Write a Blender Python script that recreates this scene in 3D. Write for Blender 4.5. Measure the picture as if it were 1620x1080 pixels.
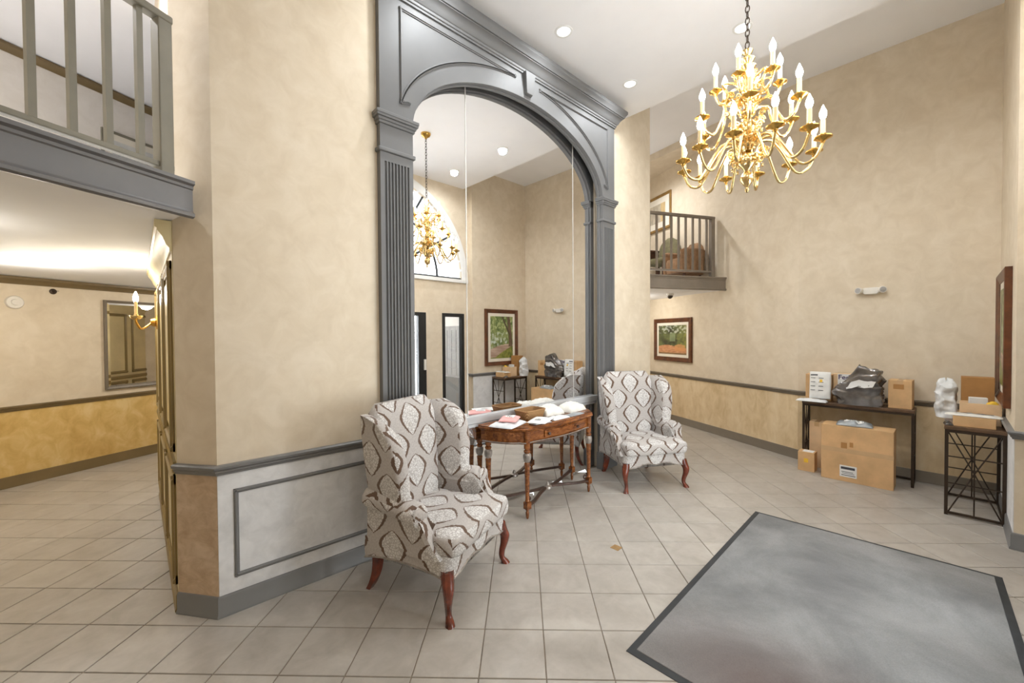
import bpy, bmesh, math, random
import numpy as np
from mathutils import Vector, Matrix, noise as mnoise
random.seed(7)
for o in list(bpy.data.objects): bpy.data.objects.remove(o)
SC = bpy.context.scene
COL = SC.collection
PI = math.pi

# ------------------------------------------------------------------ camera
cam_d = bpy.data.cameras.new('camera'); cam = bpy.data.objects.new('camera', cam_d); COL.objects.link(cam)
RT = Vector((0.7344124502, -0.6786698657, -0.0067502896))
UP = Vector((0.0160312976, 0.0074032275, 0.9998440827))
FW = Vector((0.6785140754, 0.7344061585, -0.0163169810))
m = Matrix((RT, UP, -FW)).transposed().to_4x4(); m.translation = (0, 0, 1.567); cam.matrix_world = m
cam_d.sensor_width = 36; cam_d.lens = 14.2686; cam_d.clip_start = 0.02; cam_d.clip_end = 200
SC.camera = cam
# ------------------------------------------------------------------ world, daylight, exposure
SC.view_settings.view_transform = 'Standard'; SC.view_settings.look = 'None'
SC.view_settings.exposure = 0.56; SC.view_settings.gamma = 1.0; SC.view_settings.use_curve_mapping = False
W = bpy.data.worlds.new('sky'); SC.world = W; W.use_nodes = True
W.node_tree.nodes['Background'].inputs[0].default_value = (0.93, 0.96, 1.0, 1)
W.node_tree.nodes['Background'].inputs[1].default_value = 1.6

def area(name, loc, target, sx, sy, power, col=(1, 1, 1), spread=PI):
    d = bpy.data.lights.new(name, 'AREA'); d.shape = 'RECTANGLE'; d.size = sx; d.size_y = sy
    d.energy = power; d.color = col; d.spread = spread
    o = bpy.data.objects.new(name, d); COL.objects.link(o); o.location = loc
    o.rotation_euler = (Vector(target) - Vector(loc)).to_track_quat('-Z', 'Y').to_euler()
    return o
# daylight entering by the lunette window over the entrance doors, and by the doors
area('daylight_lunette', (2.9, -0.66, 3.4), (2.9, 1.2, 3.0), 3.4, 1.9, 46, (0.90, 0.96, 1.0))
area('daylight_doors', (2.9, -0.58, 1.0), (2.9, 2.0, 0.9), 1.6, 1.85, 78, (0.90, 0.96, 1.0))

# ------------------------------------------------------------------ materials
def lin(c):
    return tuple(((x/255)/12.92 if x/255 <= 0.04045 else (((x/255)+0.055)/1.055)**2.4) for x in c)
def rgb(*c): return (*lin(c), 1.0)
MAT = {}
def newmat(name):
    m = bpy.data.materials.new(name); m.use_nodes = True
    nt = m.node_tree; b = nt.nodes['Principled BSDF']; MAT[name] = m
    return m, nt, b
class NB:
    """tiny node expression helper"""
    def __init__(s, nt): s.nt = nt
    def n(s, t, **kw):
        x = s.nt.nodes.new(t)
        for k, v in kw.items(): setattr(x, k, v)
        return x
    def m(s, op, a, b=None, c=None):
        x = s.nt.nodes.new('ShaderNodeMath'); x.operation = op
        for i, v in enumerate((a, b, c)):
            if v is None: continue
            if isinstance(v, (int, float)): x.inputs[i].default_value = v
            else: s.nt.links.new(v, x.inputs[i])
        return x.outputs[0]
    def noise(s, vec, scale, detail=3, rough=0.55, dist=0):
        x = s.nt.nodes.new('ShaderNodeTexNoise'); x.inputs['Scale'].default_value = scale
        x.inputs['Detail'].default_value = detail; x.inputs['Roughness'].default_value = rough
        x.inputs['Distortion'].default_value = dist
        if vec is not None: s.nt.links.new(vec, x.inputs['Vector'])
        return x.outputs['Fac']
    def ramp(s, fac, stops):
        x = s.nt.nodes.new('ShaderNodeValToRGB'); s.nt.links.new(fac, x.inputs[0])
        el = x.color_ramp.elements
        while len(el) > 1: el.remove(el[-1])
        el[0].position, el[0].color = stops[0]
        for p, c in stops[1:]:
            e = el.new(p); e.color = c
        return x.outputs[0]
    def mix(s, fac, a, b, mode='MIX'):
        x = s.nt.nodes.new('ShaderNodeMix'); x.data_type = 'RGBA'; x.blend_type = mode
        for i, v in ((0, fac), (6, a), (7, b)):
            if isinstance(v, (int, float)): x.inputs[i].default_value = v
            elif isinstance(v, tuple): x.inputs[i].default_value = v
            else: s.nt.links.new(v, x.inputs[i])
        return x.outputs[2]
    def bump(s, h, strength, dist, b):
        x = s.nt.nodes.new('ShaderNodeBump'); x.inputs['Strength'].default_value = strength
        x.inputs['Distance'].default_value = dist; s.nt.links.new(h, x.inputs['Height'])
        s.nt.links.new(x.outputs[0], b.inputs['Normal'])
    def pos(s): return s.n('ShaderNodeNewGeometry').outputs['Position']
    def obj(s): return s.n('ShaderNodeTexCoord').outputs['Object']

def plain(name, c, rough=0.5, metal=0.0, var=0.06, scale=6.0, bump=0.0, spec=0.5, coat=0.0):
    m, nt, b = newmat(name); k = NB(nt); v = k.obj()
    f = k.noise(v, scale, 4)
    a = rgb(*[max(0, x*(1-var)) for x in c]); d = rgb(*[min(255, x*(1+var)) for x in c])
    nt.links.new(k.ramp(f, [(0.3, a), (0.7, d)]), b.inputs['Base Color'])
    b.inputs['Roughness'].default_value = rough; b.inputs['Metallic'].default_value = metal
    b.inputs['Specular IOR Level'].default_value = spec; b.inputs['Coat Weight'].default_value = coat
    if bump: k.bump(k.noise(v, scale*12, 3), bump, 0.004, b)
    return m
def mottled(name, c1, c2, c3, scale=9, stretch=1.0, bump=0.15, rough=0.7):
    m, nt, b = newmat(name); k = NB(nt)
    mp = k.n('ShaderNodeMapping'); nt.links.new(k.pos(), mp.inputs[0]); mp.inputs['Scale'].default_value = (1, 1, stretch)
    v = mp.outputs[0]
    f1 = k.noise(v, scale, 8, 0.62, 0.6); f2 = k.noise(v, scale*0.35, 3, 0.5)
    f = k.m('ADD', k.m('MULTIPLY', f1, 0.65), k.m('MULTIPLY', f2, 0.35))
    nt.links.new(k.ramp(f, [(0.36, rgb(*c1)), (0.5, rgb(*c2)), (0.64, rgb(*c3))]), b.inputs['Base Color'])
    b.inputs['Roughness'].default_value = rough
    k.bump(f1, bump, 0.004, b)
    return m
mottled('wallpaper', (217, 202, 178), (224, 210, 187), (231, 218, 197), 7, 1, 0.12, 0.72)
mottled('wainscot_daylit', (216, 217, 219), (228, 229, 231), (238, 239, 241), 11, 1, 0.2, 0.7)  # same wainscot, its daylight grey painted into the colour
mottled('wainscot_gold', (210, 184, 140), (226, 203, 164), (236, 217, 184), 8, 0.55, 0.2, 0.7)
mottled('wainscot_hall', (206, 168, 96), (222, 188, 118), (234, 206, 146), 8, 0.8, 0.2, 0.7)  # same wainscot, hallway lighting put into the colour as deeper yellow
mottled('wainscot_brown', (178, 152, 124), (198, 174, 146), (214, 193, 168), 10, 1.6, 0.2, 0.7)  # same wainscot, browner lighting of the angled corner painted in
mottled('wall_offwhite', (226, 220, 212), (231, 226, 219), (236, 231, 225), 7, 1, 0.1, 0.75)
plain('ceiling_white', (246, 246, 248), 0.8, 0, 0.01, 2)
plain('trim_grey', (122, 122, 122), 0.38, 0, 0.03, 4)
plain('trim_taupe', (122, 112, 98), 0.42, 0, 0.03, 4)
plain('trim_olive', (120, 102, 70), 0.42, 0, 0.05, 4)
plain('surround_grey', (108, 108, 108), 0.55, 0, 0.03, 3)
plain('ledge_white', (194, 195, 196), 0.4, 0, 0.03, 3)
plain('fascia_grey', (108, 107, 108), 0.34, 0, 0.03, 4)
plain('rail_olive', (126, 121, 106), 0.45, 0, 0.05, 5)
plain('rail_taupe', (128, 117, 104), 0.45, 0, 0.05, 5)
plain('white_paint', (236, 236, 234), 0.45, 0, 0.02, 4)
plain('white_plastic', (232, 228, 220), 0.4, 0, 0.02, 8)
plain('cream_panel', (218, 202, 156), 0.32, 0, 0.05, 3)
plain('cream_dark', (138, 118, 74), 0.35, 0, 0.06, 3)
plain('brass', (214, 172, 92), 0.22, 1.0, 0.06, 20)
plain('brass_pale', (226, 198, 140), 0.2, 1.0, 0.05, 20)
plain('black_metal', (40, 36, 33), 0.4, 0.6, 0.1, 8)
plain('bronze_metal', (62, 50, 40), 0.42, 0.5, 0.12, 10)
plain('black_frame', (34, 35, 36), 0.4, 0.2, 0.06, 6)
plain('table_board', (96, 72, 52), 0.4, 0, 0.15, 14)
plain('rubber', (52, 54, 56), 0.7, 0, 0.08, 14)
plain('paper_white', (238, 238, 236), 0.6, 0, 0.02, 12)
plain('poly_white', (226, 228, 229), 0.42, 0, 0.05, 10, 0.15)
plain('poly_cream', (232, 230, 222), 0.45, 0, 0.05, 10, 0.15)
plain('poly_grey', (158, 164, 168), 0.34, 0.15, 0.1, 9, 0.15)
plain('poly_pink', (238, 172, 168), 0.4, 0, 0.05, 9, 0.12)
plain('poly_dark', (126, 123, 122), 0.16, 0.7, 0.3, 7, 0.1)
plain('ink', (70, 72, 80), 0.6, 0, 0.1, 30)
plain('ink_purple', (68, 56, 98), 0.6, 0, 0.05, 30)
plain('ink_yellow', (240, 196, 60), 0.6, 0, 0.05, 30)
plain('cardboard', (216, 176, 128), 0.75, 0, 0.07, 5, 0.08)
plain('cardboard_light', (226, 194, 154), 0.75, 0, 0.06, 5, 0.08)
plain('cardboard_dark', (176, 128, 74), 0.75, 0, 0.07, 5, 0.08)
plain('tape', (212, 176, 134), 0.25, 0, 0.03, 8)
plain('mahogany', (104, 46, 28), 0.25, 0, 0.25, 18, 0, 0.5, 0.3)
plain('frame_brown', (94, 54, 30), 0.35, 0, 0.2, 14)
plain('frame_gold', (150, 118, 66), 0.35, 0.3, 0.12, 14)
plain('mat_board', (236, 230, 216), 0.7, 0, 0.02, 6)
plain('brown_fabric', (150, 116, 84), 0.85, 0, 0.1, 20, 0.2)
plain('olive_fabric', (112, 106, 76), 0.85, 0, 0.1, 20, 0.2)
plain('dark_wood', (70, 42, 28), 0.35, 0, 0.2, 14)
plain('lamp_cream', (226, 206, 160), 0.6, 0, 0.03, 8)
plain('dome_dark', (70, 62, 54), 0.12, 0.2, 0.05, 8)
plain('mailbox_grey', (176, 177, 178), 0.4, 0.3, 0.03, 8)
plain('inset_brown', (150, 118, 76), 0.4, 0, 0.08, 20)
plain('grout', (126, 114, 100), 0.9, 0, 0.1, 10)
plain('candle_sleeve', (242, 218, 168), 0.5, 0, 0.02, 8)
plain('seam', (206, 204, 198), 0.3, 0.3, 0.05, 9)

# carved brown console wood with darker grain
m, nt, b = newmat('console_wood'); k = NB(nt); v = k.obj()
mp = k.n('ShaderNodeMapping'); nt.links.new(v, mp.inputs[0]); mp.inputs['Scale'].default_value = (2.2, 9, 9)
f = k.noise(mp.outputs[0], 3.2, 6, 0.6, 1.2)
nt.links.new(k.ramp(f, [(0.3, rgb(78, 40, 18)), (0.5, rgb(128, 74, 34)), (0.7, rgb(164, 104, 52))]), b.inputs['Base Color'])
b.inputs['Roughness'].default_value = 0.26; b.inputs['Coat Weight'].default_value = 0.25
plain('console_dark', (70, 50, 40), 0.3, 0.1, 0.2, 12)
plain('console_silver', (158, 150, 142), 0.35, 0.4, 0.15, 25)

# woven basket
m, nt, b = newmat('wicker'); k = NB(nt); v = k.obj()
w1 = k.n('ShaderNodeTexWave', bands_direction='Z'); nt.links.new(v, w1.inputs[0]); w1.inputs['Scale'].default_value = 42; w1.inputs['Distortion'].default_value = 3
w2 = k.n('ShaderNodeTexWave', bands_direction='DIAGONAL'); nt.links.new(v, w2.inputs[0]); w2.inputs['Scale'].default_value = 38
f = k.m('MULTIPLY', w1.outputs['Fac'], w2.outputs['Fac'])
nt.links.new(k.ramp(f, [(0.0, rgb(140, 100, 58)), (0.6, rgb(196, 158, 108))]), b.inputs['Base Color'])
b.inputs['Roughness'].default_value = 0.7; k.bump(f, 0.6, 0.006, b)

# floor tile: beige ceramic, each tile its own tint
m, nt, b = newmat('tile'); k = NB(nt); v = k.pos()
oi = k.n('ShaderNodeObjectInfo').outputs['Random']; ri = k.n('ShaderNodeNewGeometry').outputs['Random Per Island']
rr = k.m('FRACT', k.m('ADD', oi, ri))
f = k.noise(v, 5.5, 7, 0.62, 0.5); f2 = k.noise(v, 22, 4, 0.6)
ff = k.m('ADD', k.m('MULTIPLY', f, 0.8), k.m('MULTIPLY', f2, 0.2))
c = k.ramp(ff, [(0.34, rgb(164, 157, 147)), (0.5, rgb(175, 168, 159)), (0.66, rgb(185, 179, 170))])
hv = k.n('ShaderNodeHueSaturation'); nt.links.new(c, hv.inputs['Color']); nt.links.new(k.m('ADD', k.m('MULTIPLY', rr, 0.09), 0.955), hv.inputs['Value'])
nt.links.new(hv.outputs[0], b.inputs['Base Color'])
nt.links.new(k.m('ADD', k.m('MULTIPLY', f, 0.2), 0.26), b.inputs['Roughness']); k.bump(f2, 0.05, 0.003, b)

# entrance mat: worn grey carpet
m, nt, b = newmat('mat_carpet'); k = NB(nt); v = k.obj()
f = k.noise(v, 1.6, 5, 0.6, 0.4); f2 = k.noise(v, 160, 2)
mpx = k.n('ShaderNodeSeparateXYZ'); nt.links.new(v, mpx.inputs[0])
c = k.ramp(f, [(0.3, rgb(112, 112, 112)), (0.5, rgb(140, 140, 139)), (0.72, rgb(162, 161, 160))])
dx = k.m('ADD', mpx.outputs[0], 0.9); dy = k.m('SUBTRACT', mpx.outputs[1], 0.12)
d = k.m('SQRT', k.m('ADD', k.m('MULTIPLY', dx, dx), k.m('MULTIPLY', k.m('MULTIPLY', dy, 0.7), k.m('MULTIPLY', dy, 0.7))))
st = k.m('SUBTRACT', 1.0, k.m('SMOOTH_MIN', k.m('MULTIPLY', k.m('ADD', d, k.m('MULTIPLY', f, 0.25)), 1.55), 1.0, 0.2))
c2 = k.mix(k.m('MAXIMUM', st, 0.0), c, rgb(112, 94, 88))
c3 = k.mix(k.m('MULTIPLY', f2, 0.35), c2, rgb(66, 64, 64))
nt.links.new(c3, b.inputs['Base Color']); b.inputs['Roughness'].default_value = 0.95
b.inputs['Specular IOR Level'].default_value = 0.1; k.bump(f2, 0.5, 0.004, b)

# silver damask upholstery with brown-edged ogee medallions (UV in metres)
m, nt, b = newmat('damask'); k = NB(nt)
uv = k.n('ShaderNodeUVMap').outputs[0]; sp = k.n('ShaderNodeSeparateXYZ'); nt.links.new(uv, sp.inputs[0])
nz = k.noise(uv, 55, 3, 0.6); nz2 = k.noise(uv, 90, 2, 0.5)
vor = k.n('ShaderNodeTexVoronoi', feature='DISTANCE_TO_EDGE'); nt.links.new(uv, vor.inputs['Vector']); vor.inputs['Scale'].default_value = 62
U = k.m('DIVIDE', sp.outputs[0], 0.30); V = k.m('DIVIDE', sp.outputs[1], 0.34)
ins = []; outl = []
for off in (0.0, 0.5):
    fx = k.m('SUBTRACT', k.m('FRACT', k.m('ADD', U, 10.0+off)), 0.5)
    fy = k.m('SUBTRACT', k.m('FRACT', k.m('ADD', V, 10.0+off)), 0.5)
    ax = k.m('ABSOLUTE', fx); fy = k.m('SUBTRACT', fy, 0.03)
    ay = k.m('MAXIMUM', k.m('DIVIDE', fy, 0.27), k.m('DIVIDE', fy, -0.36))
    r = k.m('ADD', k.m('POWER', k.m('DIVIDE', ax, 0.36), 1.25), k.m('POWER', ay, 1.45))
    r = k.m('ADD', r, k.m('MULTIPLY', k.m('SUBTRACT', nz, 0.5), 0.28))
    inner = k.m('LESS_THAN', r, 1.0)
    lo = k.m('SUBTRACT', 0.96, k.m('MULTIPLY', ax, 0.85))
    band = k.m('MULTIPLY', inner, k.m('GREATER_THAN', r, lo))
    ins.append(inner); outl.append(band)
inner = k.m('MAXIMUM', ins[0], ins[1]); band = k.m('MAXIMUM', outl[0], outl[1])
scr = k.m('LESS_THAN', vor.outputs['Distance'], 0.10)
ground = k.ramp(nz2, [(0.3, rgb(172, 165, 160)), (0.7, rgb(190, 184, 179))])
med = k.mix(k.m('MULTIPLY', scr, 0.55), rgb(214, 211, 208), rgb(136, 127, 119))
cc = k.mix(inner, ground, med); cc = k.mix(band, cc, rgb(96, 72, 54))
nt.links.new(cc, b.inputs['Base Color']); b.inputs['Roughness'].default_value = 0.75
b.inputs['Sheen Weight'].default_value = 0.25
k.bump(k.m('ADD', k.m('MULTIPLY', inner, 0.5), k.m('MULTIPLY', scr, -0.25)), 0.35, 0.004, b)

# mirror, glass, lights
m, nt, b = newmat('mirror'); b.inputs['Base Color'].default_value = (0.9, 0.9, 0.9, 1); b.inputs['Metallic'].default_value = 1; b.inputs['Roughness'].default_value = 0.0
m, nt, b = newmat('glass'); nt.nodes.remove(b); k = NB(nt)
tr = k.n('ShaderNodeBsdfTransparent'); gl = k.n('ShaderNodeBsdfGlossy'); gl.inputs['Roughness'].default_value = 0.02
fr = k.n('ShaderNodeFresnel'); mx = k.n('ShaderNodeMixShader'); nt.links.new(fr.outputs[0], mx.inputs[0]); nt.links.new(tr.outputs[0], mx.inputs[1]); nt.links.new(gl.outputs[0], mx.inputs[2])
nt.links.new(mx.outputs[0], nt.nodes['Material Output'].inputs[0])
def emis(name, c, s):
    m, nt, b = newmat(name); b.inputs['Base Color'].default_value = (*c, 1)
    b.inputs['Emission Color'].default_value = (*c, 1); b.inputs['Emission Strength'].default_value = s
emis('bulb', (1.0, 0.95, 0.87), 48.0)
emis('lens', (1.0, 0.98, 0.95), 1.0)
emis('vestibule_fill_light', (1.0, 0.99, 0.97), 22.0)
m, nt, b = newmat('painting'); k = NB(nt); at = k.n('ShaderNodeAttribute'); at.attribute_name = 'paint'
nt.links.new(at.outputs['Color'], b.inputs['Base Color']); b.inputs['Roughness'].default_value = 0.35

# ------------------------------------------------------------------ mesh helpers
class MB:
    def __init__(s): s.v = []; s.f = []
    def add(s, vs, fs):
        o = len(s.v); s.v += [tuple(x) for x in vs]; s.f += [tuple(i+o for i in f) for f in fs]; return s
    def box(s, x0, x1, y0, y1, z0, z1):
        return s.add([(x0,y0,z0),(x1,y0,z0),(x1,y1,z0),(x0,y1,z0),(x0,y0,z1),(x1,y0,z1),(x1,y1,z1),(x0,y1,z1)],
                     [(3,2,1,0),(4,5,6,7),(0,1,5,4),(1,2,6,5),(2,3,7,6),(3,0,4,7)])
    def prism(s, poly, z0, z1):
        n = len(poly); a = sum(poly[i][0]*poly[(i+1)%n][1]-poly[(i+1)%n][0]*poly[i][1] for i in range(n))
        if a < 0: poly = poly[::-1]
        return s.add([(x,y,z0) for x,y in poly]+[(x,y,z1) for x,y in poly],
                     [tuple(range(n-1,-1,-1)), tuple(range(n,2*n))]+[(i,(i+1)%n,n+(i+1)%n,n+i) for i in range(n)])
    def prism_y(s, poly, y0, y1):            # polygon in x,z
        n = len(poly); a = sum(poly[i][0]*poly[(i+1)%n][1]-poly[(i+1)%n][0]*poly[i][1] for i in range(n))
        if a < 0: poly = poly[::-1]
        return s.add([(x,y0,z) for x,z in poly]+[(x,y1,z) for x,z in poly],
                     [tuple(range(n)), tuple(range(2*n-1,n-1,-1))]+[((i+1)%n,i,n+i,n+(i+1)%n) for i in range(n)])
    def loft(s, loops, cap=True, close=True):
        n = len(loops[0]); vs = [p for l in loops for p in l]; fs = []
        for i in range(len(loops)-1):
            for j in range(n if close else n-1):
                a = i*n+j; b2 = i*n+(j+1)%n; fs.append((a, b2, b2+n, a+n))
        if cap: fs.append(tuple(range(n-1,-1,-1))); fs.append(tuple(range((len(loops)-1)*n, len(loops)*n)))
        return s.add(vs, fs)
    def tube(s, path, r, n=8, cap=True):
        P = [Vector(p) for p in path]; R = r if isinstance(r, (list, tuple)) else [r]*len(P)
        T = [(P[min(i+1,len(P)-1)]-P[max(i-1,0)]).normalized() for i in range(len(P))]
        a = Vector((0,0,1)) if abs(T[0].z) < 0.9 else Vector((1,0,0))
        nrm = (a - T[0]*a.dot(T[0])).normalized(); loops = []
        for p, t, rr in zip(P, T, R):
            nrm = (nrm - t*nrm.dot(t)).normalized(); bi = t.cross(nrm)
            loops.append([tuple(p + (nrm*math.cos(2*PI*j/n)+bi*math.sin(2*PI*j/n))*rr) for j in range(n)])
        return s.loft(loops, cap)
    def lathe(s, prof, cx=0, cy=0, z=0, n=16):
        return s.loft([[(cx+r*math.cos(2*PI*j/n), cy+r*math.sin(2*PI*j/n), z+h) for j in range(n)] for r, h in prof])
    def sweep_box(s, p, q, w, h, up=(0,0,1)):   # a bar from p to q, w across, h along up
        p = Vector(p); q = Vector(q); t = (q-p).normalized(); u = Vector(up); sd = t.cross(u)
        if sd.length < 1e-4: u = Vector((1,0,0)); sd = t.cross(u)
        sd.normalize(); u = sd.cross(t)
        l = lambda c: [tuple(c-sd*w/2-u*h/2), tuple(c+sd*w/2-u*h/2), tuple(c+sd*w/2+u*h/2), tuple(c-sd*w/2+u*h/2)]
        return s.loft([l(p), l(q)])
    def xf(s, M):
        s.v = [tuple(M @ Vector(p)) for p in s.v]; return s
    def build(s, name, mat, parent=None, smooth=False, bevel=0.0, subs=0, uv=False, loc=None, rotz=None, kind=None, label=None):
        me = bpy.data.meshes.new(name); me.from_pydata(s.v, [], s.f); me.update()
        bm = bmesh.new(); bm.from_mesh(me); bmesh.ops.recalc_face_normals(bm, faces=bm.faces); bm.to_mesh(me); bm.free()
        me.materials.append(MAT[mat] if isinstance(mat, str) else mat)
        if smooth:
            for p in me.polygons: p.use_smooth = True
            me.set_sharp_from_angle(angle=math.radians(smooth if smooth > 1 else 50))
        if uv: box_uv(me)
        o = bpy.data.objects.new(name, me); COL.objects.link(o)
        if parent is not None: o.parent = parent
        if loc: o.location = loc
        if rotz is not None: o.rotation_euler = (0, 0, rotz)
        if bevel:
            bv = o.modifiers.new('bevel', 'BEVEL'); bv.width = bevel; bv.segments = 2; bv.limit_method = 'ANGLE'
        if subs:
            sb = o.modifiers.new('subs', 'SUBSURF'); sb.levels = subs; sb.render_levels = subs
        if kind: o['kind'] = kind
        if label: o['label'] = label
        return o
def box_uv(me):
    l = me.uv_layers.new(name='UVMap')
    for p in me.polygons:
        n = p.normal; ax = max(range(3), key=lambda i: abs(n[i])*(1.15 if i == 1 else 1.0))
        for li in p.loop_indices:
            c = me.vertices[me.loops[li].vertex_index].co
            l.data[li].uv = (c.y+0.07, c.z) if ax == 0 else ((c.x, c.z) if ax == 1 else (c.x, c.y+0.03))
def thing(name, label, cat, loc=(0,0,0), rotz=0.0, group=None):
    o = bpy.data.objects.new(name, None); COL.objects.link(o); o.empty_display_size = 0.1
    o.location = loc; o.rotation_euler = (0, 0, rotz); o['label'] = label; o['category'] = cat
    if group: o['group'] = group
    return o
def tag(o, label, cat, group=None):
    o['label'] = label; o['category'] = cat
    if group: o['group'] = group
    return o
def struct(o, label=None):
    o['kind'] = 'structure'
    if label: o['label'] = label
    return o
def copy_tree(o, parent=None):
    c = o.copy(); COL.objects.link(c); c.parent = parent
    for ch in list(o.children): copy_tree(ch, c)
    return c
def share(src, name, parent=None, loc=(0,0,0), rot=(0,0,0)):
    o = bpy.data.objects.new(name, src.data); COL.objects.link(o); o.parent = parent; o.location = loc; o.rotation_euler = rot
    for md in src.modifiers:
        n = o.modifiers.new(md.name, md.type)
        if md.type == 'BEVEL': n.width = md.width; n.segments = md.segments; n.limit_method = md.limit_method
        else: n.levels = md.levels; n.render_levels = md.render_levels
    return o
def catmull(pts, n=6):
    P = [Vector(p) for p in pts]; P = [P[0]*2-P[1]] + P + [P[-1]*2-P[-2]]; out = []
    for i in range(1, len(P)-2):
        for j in range(n):
            t = j/n; a, b2, c, d = P[i-1], P[i], P[i+1], P[i+2]
            out.append(0.5*((2*b2)+(c-a)*t+(2*a-5*b2+4*c-d)*t*t+(3*b2-a-3*c+d)*t**3))
    out.append(P[-2]); return out
def face_rot(nx, ny): return math.atan2(nx, -ny)   # local -y turns to face (nx, ny)

# ================================================================== STRUCTURE
ZT, ZL, ZF0, ZF1 = 4.645, 4.25, 2.22, 2.40            # upper ceiling, dropped lobby ceiling, balcony slab
YW, XE, YS, YD = 2.765, 6.02, -0.315, -0.42           # mirror wall, east wall, south wall, door wall
HD = Vector((0.8772, 0.4802, 0)); HN = Vector((-HD.y, HD.x, 0)); H0 = Vector((0.159, 7.335, 0))   # left hallway wall
BD = Vector((0.4367, 0.8996, 0)); BN = Vector((BD.y, -BD.x, 0)); B0 = Vector((XE, 1.285, 0))      # right hallway wall
F0 = Vector((0.235, 2.80, 0))                                                                      # left balcony edge
def hp(s, off=0.0): p = H0 + HD*s - HN*off; return (p.x, p.y)
def bp(s, off=0.0): p = B0 + BD*s - BN*off; return (p.x, p.y)
def fp(s, off=0.0): p = F0 + HD*s + HN*off; return (p.x, p.y)
SF = -3.118                                            # where the left balcony edge meets the west wall

# ---- floor: grout bed, single tiles
REG = [[(-2.5,-0.42),(4.62,-0.42),(4.62,-0.315),(6.02,-0.315),(6.02,1.285),(7.86,5.06),(5.1,6.4),(5.1,2.765),(0.315,2.765),(0.155,2.98),(0.17,5.3),(3.2,5.3),(3.2,9.0),(-2.5,5.88)]]
VEST = [(1.0,-0.42),(4.75,-0.42),(4.75,-2.4),(1.0,-2.4)]
fb = MB(); fb.prism(REG[0], -0.06, -0.004); fb.prism(VEST, -0.06, -0.004)
floor = struct(fb.build('floor', 'grout'), 'beige ceramic tiles laid diagonally with brown joints')
TS = 0.31; ca, sa = 0.71708156, 0.69698927; TX0, TY0 = 4.6739975, -5.88776
def tile_xy(ci, ri):
    a, b2 = (ci-TX0)*TS, (ri-TY0)*TS
    return (ca*a+sa*b2, -sa*a+ca*b2)
def inside(p, poly):
    r = False; n = len(poly)
    for i in range(n):
        (x1,y1),(x2,y2) = poly[i], poly[(i+1)%n]
        if (y1 > p[1]) != (y2 > p[1]) and p[0] < (x2-x1)*(p[1]-y1)/(y2-y1)+x1: r = not r
    return r
tang = -math.atan2(sa, ca)
tb = MB(); h = TS/2-0.0028
tb.loft([[(-h,-h,-0.009),(h,-h,-0.009),(h,h,-0.009),(-h,h,-0.009)],[(-h,-h,-0.002),(h,-h,-0.002),(h,h,-0.002),(-h,h,-0.002)],
         [(-h+.002,-h+.002,0),(h-.002,-h+.002,0),(h-.002,h-.002,0),(-h+.002,h-.002,0)]])
cand = []
for ci in range(-45, 45):
    for ri in range(-15, 45):
        x, y = tile_xy(ci+0.5, ri+0.5)
        if not any(inside((x+0.2*math.cos(a), y+0.2*math.sin(a)), q) for q in (REG[0], VEST) for a in (0, PI/2, PI, 3*PI/2)): continue
        v = Vector((x, y, -1.567)); d = v.dot(FW)
        px = 810+642.09*v.dot(RT)/d if d > 0.05 else 1e9; py = 540-642.09*v.dot(UP)/d if d > 0.05 else 1e9
        vis = d > 0.05 and -60 < px < 1680 and py < 1150 and inside((x, y), REG[0])
        if vis and 345 < px < 1030 and y > 2.9: vis = False
        if vis and y > 3.0 and x > 0 and px < 600: vis = vis and x < 0.2
        cand.append((d if vis else 99+d, x, y))
cand.sort()
first = None; stuff = MB()
for i, (d, x, y) in enumerate(cand):
    if i < 300:
        if first is None:
            first = tb.build('tile', 'tile', floor, loc=(x, y, 0), rotz=tang)
        else: share(first, 'tile', floor, (x, y, 0), (0, 0, tang))
    else:
        c_, s_ = math.cos(tang), math.sin(tang)
        stuff.add([(x+c_*a-s_*b2, y+s_*a+c_*b2, z) for a, b2, z in tb.v], tb.f)
stuff.build('tiles', 'tile', floor, kind='stuff')
ib = MB(); ib.prism([(0.046,0),(0,0.046),(-0.046,0),(0,-0.046)], 0.0, 0.0015)
ib.build('inset_tile', 'inset_brown', floor, loc=(2.561, 1.658, 0), rotz=PI/4+0.02, label='small brown diamond accent tile')

# ---- mirror wall (with the shallow niche of the mirror)
w = MB(); w.prism([(0.315,YW),(1.47,YW),(1.47,2.88),(3.99,2.88),(3.99,YW),(5.10,YW),(5.10,5.3),(0.17,5.3),(0.17,2.98),(0.155,2.98)], 0, ZT)
w.box(1.47, 3.99, YW, 2.88, 3.88, ZT)
wn = struct(w.build('wall_north', 'wallpaper'), 'tall beige wall holding the arched mirror')
w = MB(); w.box(0.315, 1.30, YW-0.004, YW, 0.11, 0.805); w.build('wainscot', 'wainscot_daylit', wn, label='mottled wainscot with pale grey daylight in its colour')
w = MB(); w.box(4.15, 5.10, YW-0.004, YW, 0.11, 0.805); w.build('wainscot', 'wainscot_daylit', wn)
cdir = (Vector((0.155,2.98,0))-Vector((0.315,YW,0))).normalized(); cn = Vector((-cdir.y, cdir.x, 0)); cn = cn if cn.y < 0 else -cn
c0 = Vector((0.315,YW,0)); c1 = Vector((0.155,2.98,0))
w = MB(); w.prism([tuple(c0.xy), tuple(c1.xy), tuple((c1+cn*.004).xy), tuple((c0+cn*.004).xy)], 0.11, 0.805); w.build('wainscot', 'wainscot_brown', wn, label='mottled wainscot with a tan lighting tone in its colour on the angled corner')
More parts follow.
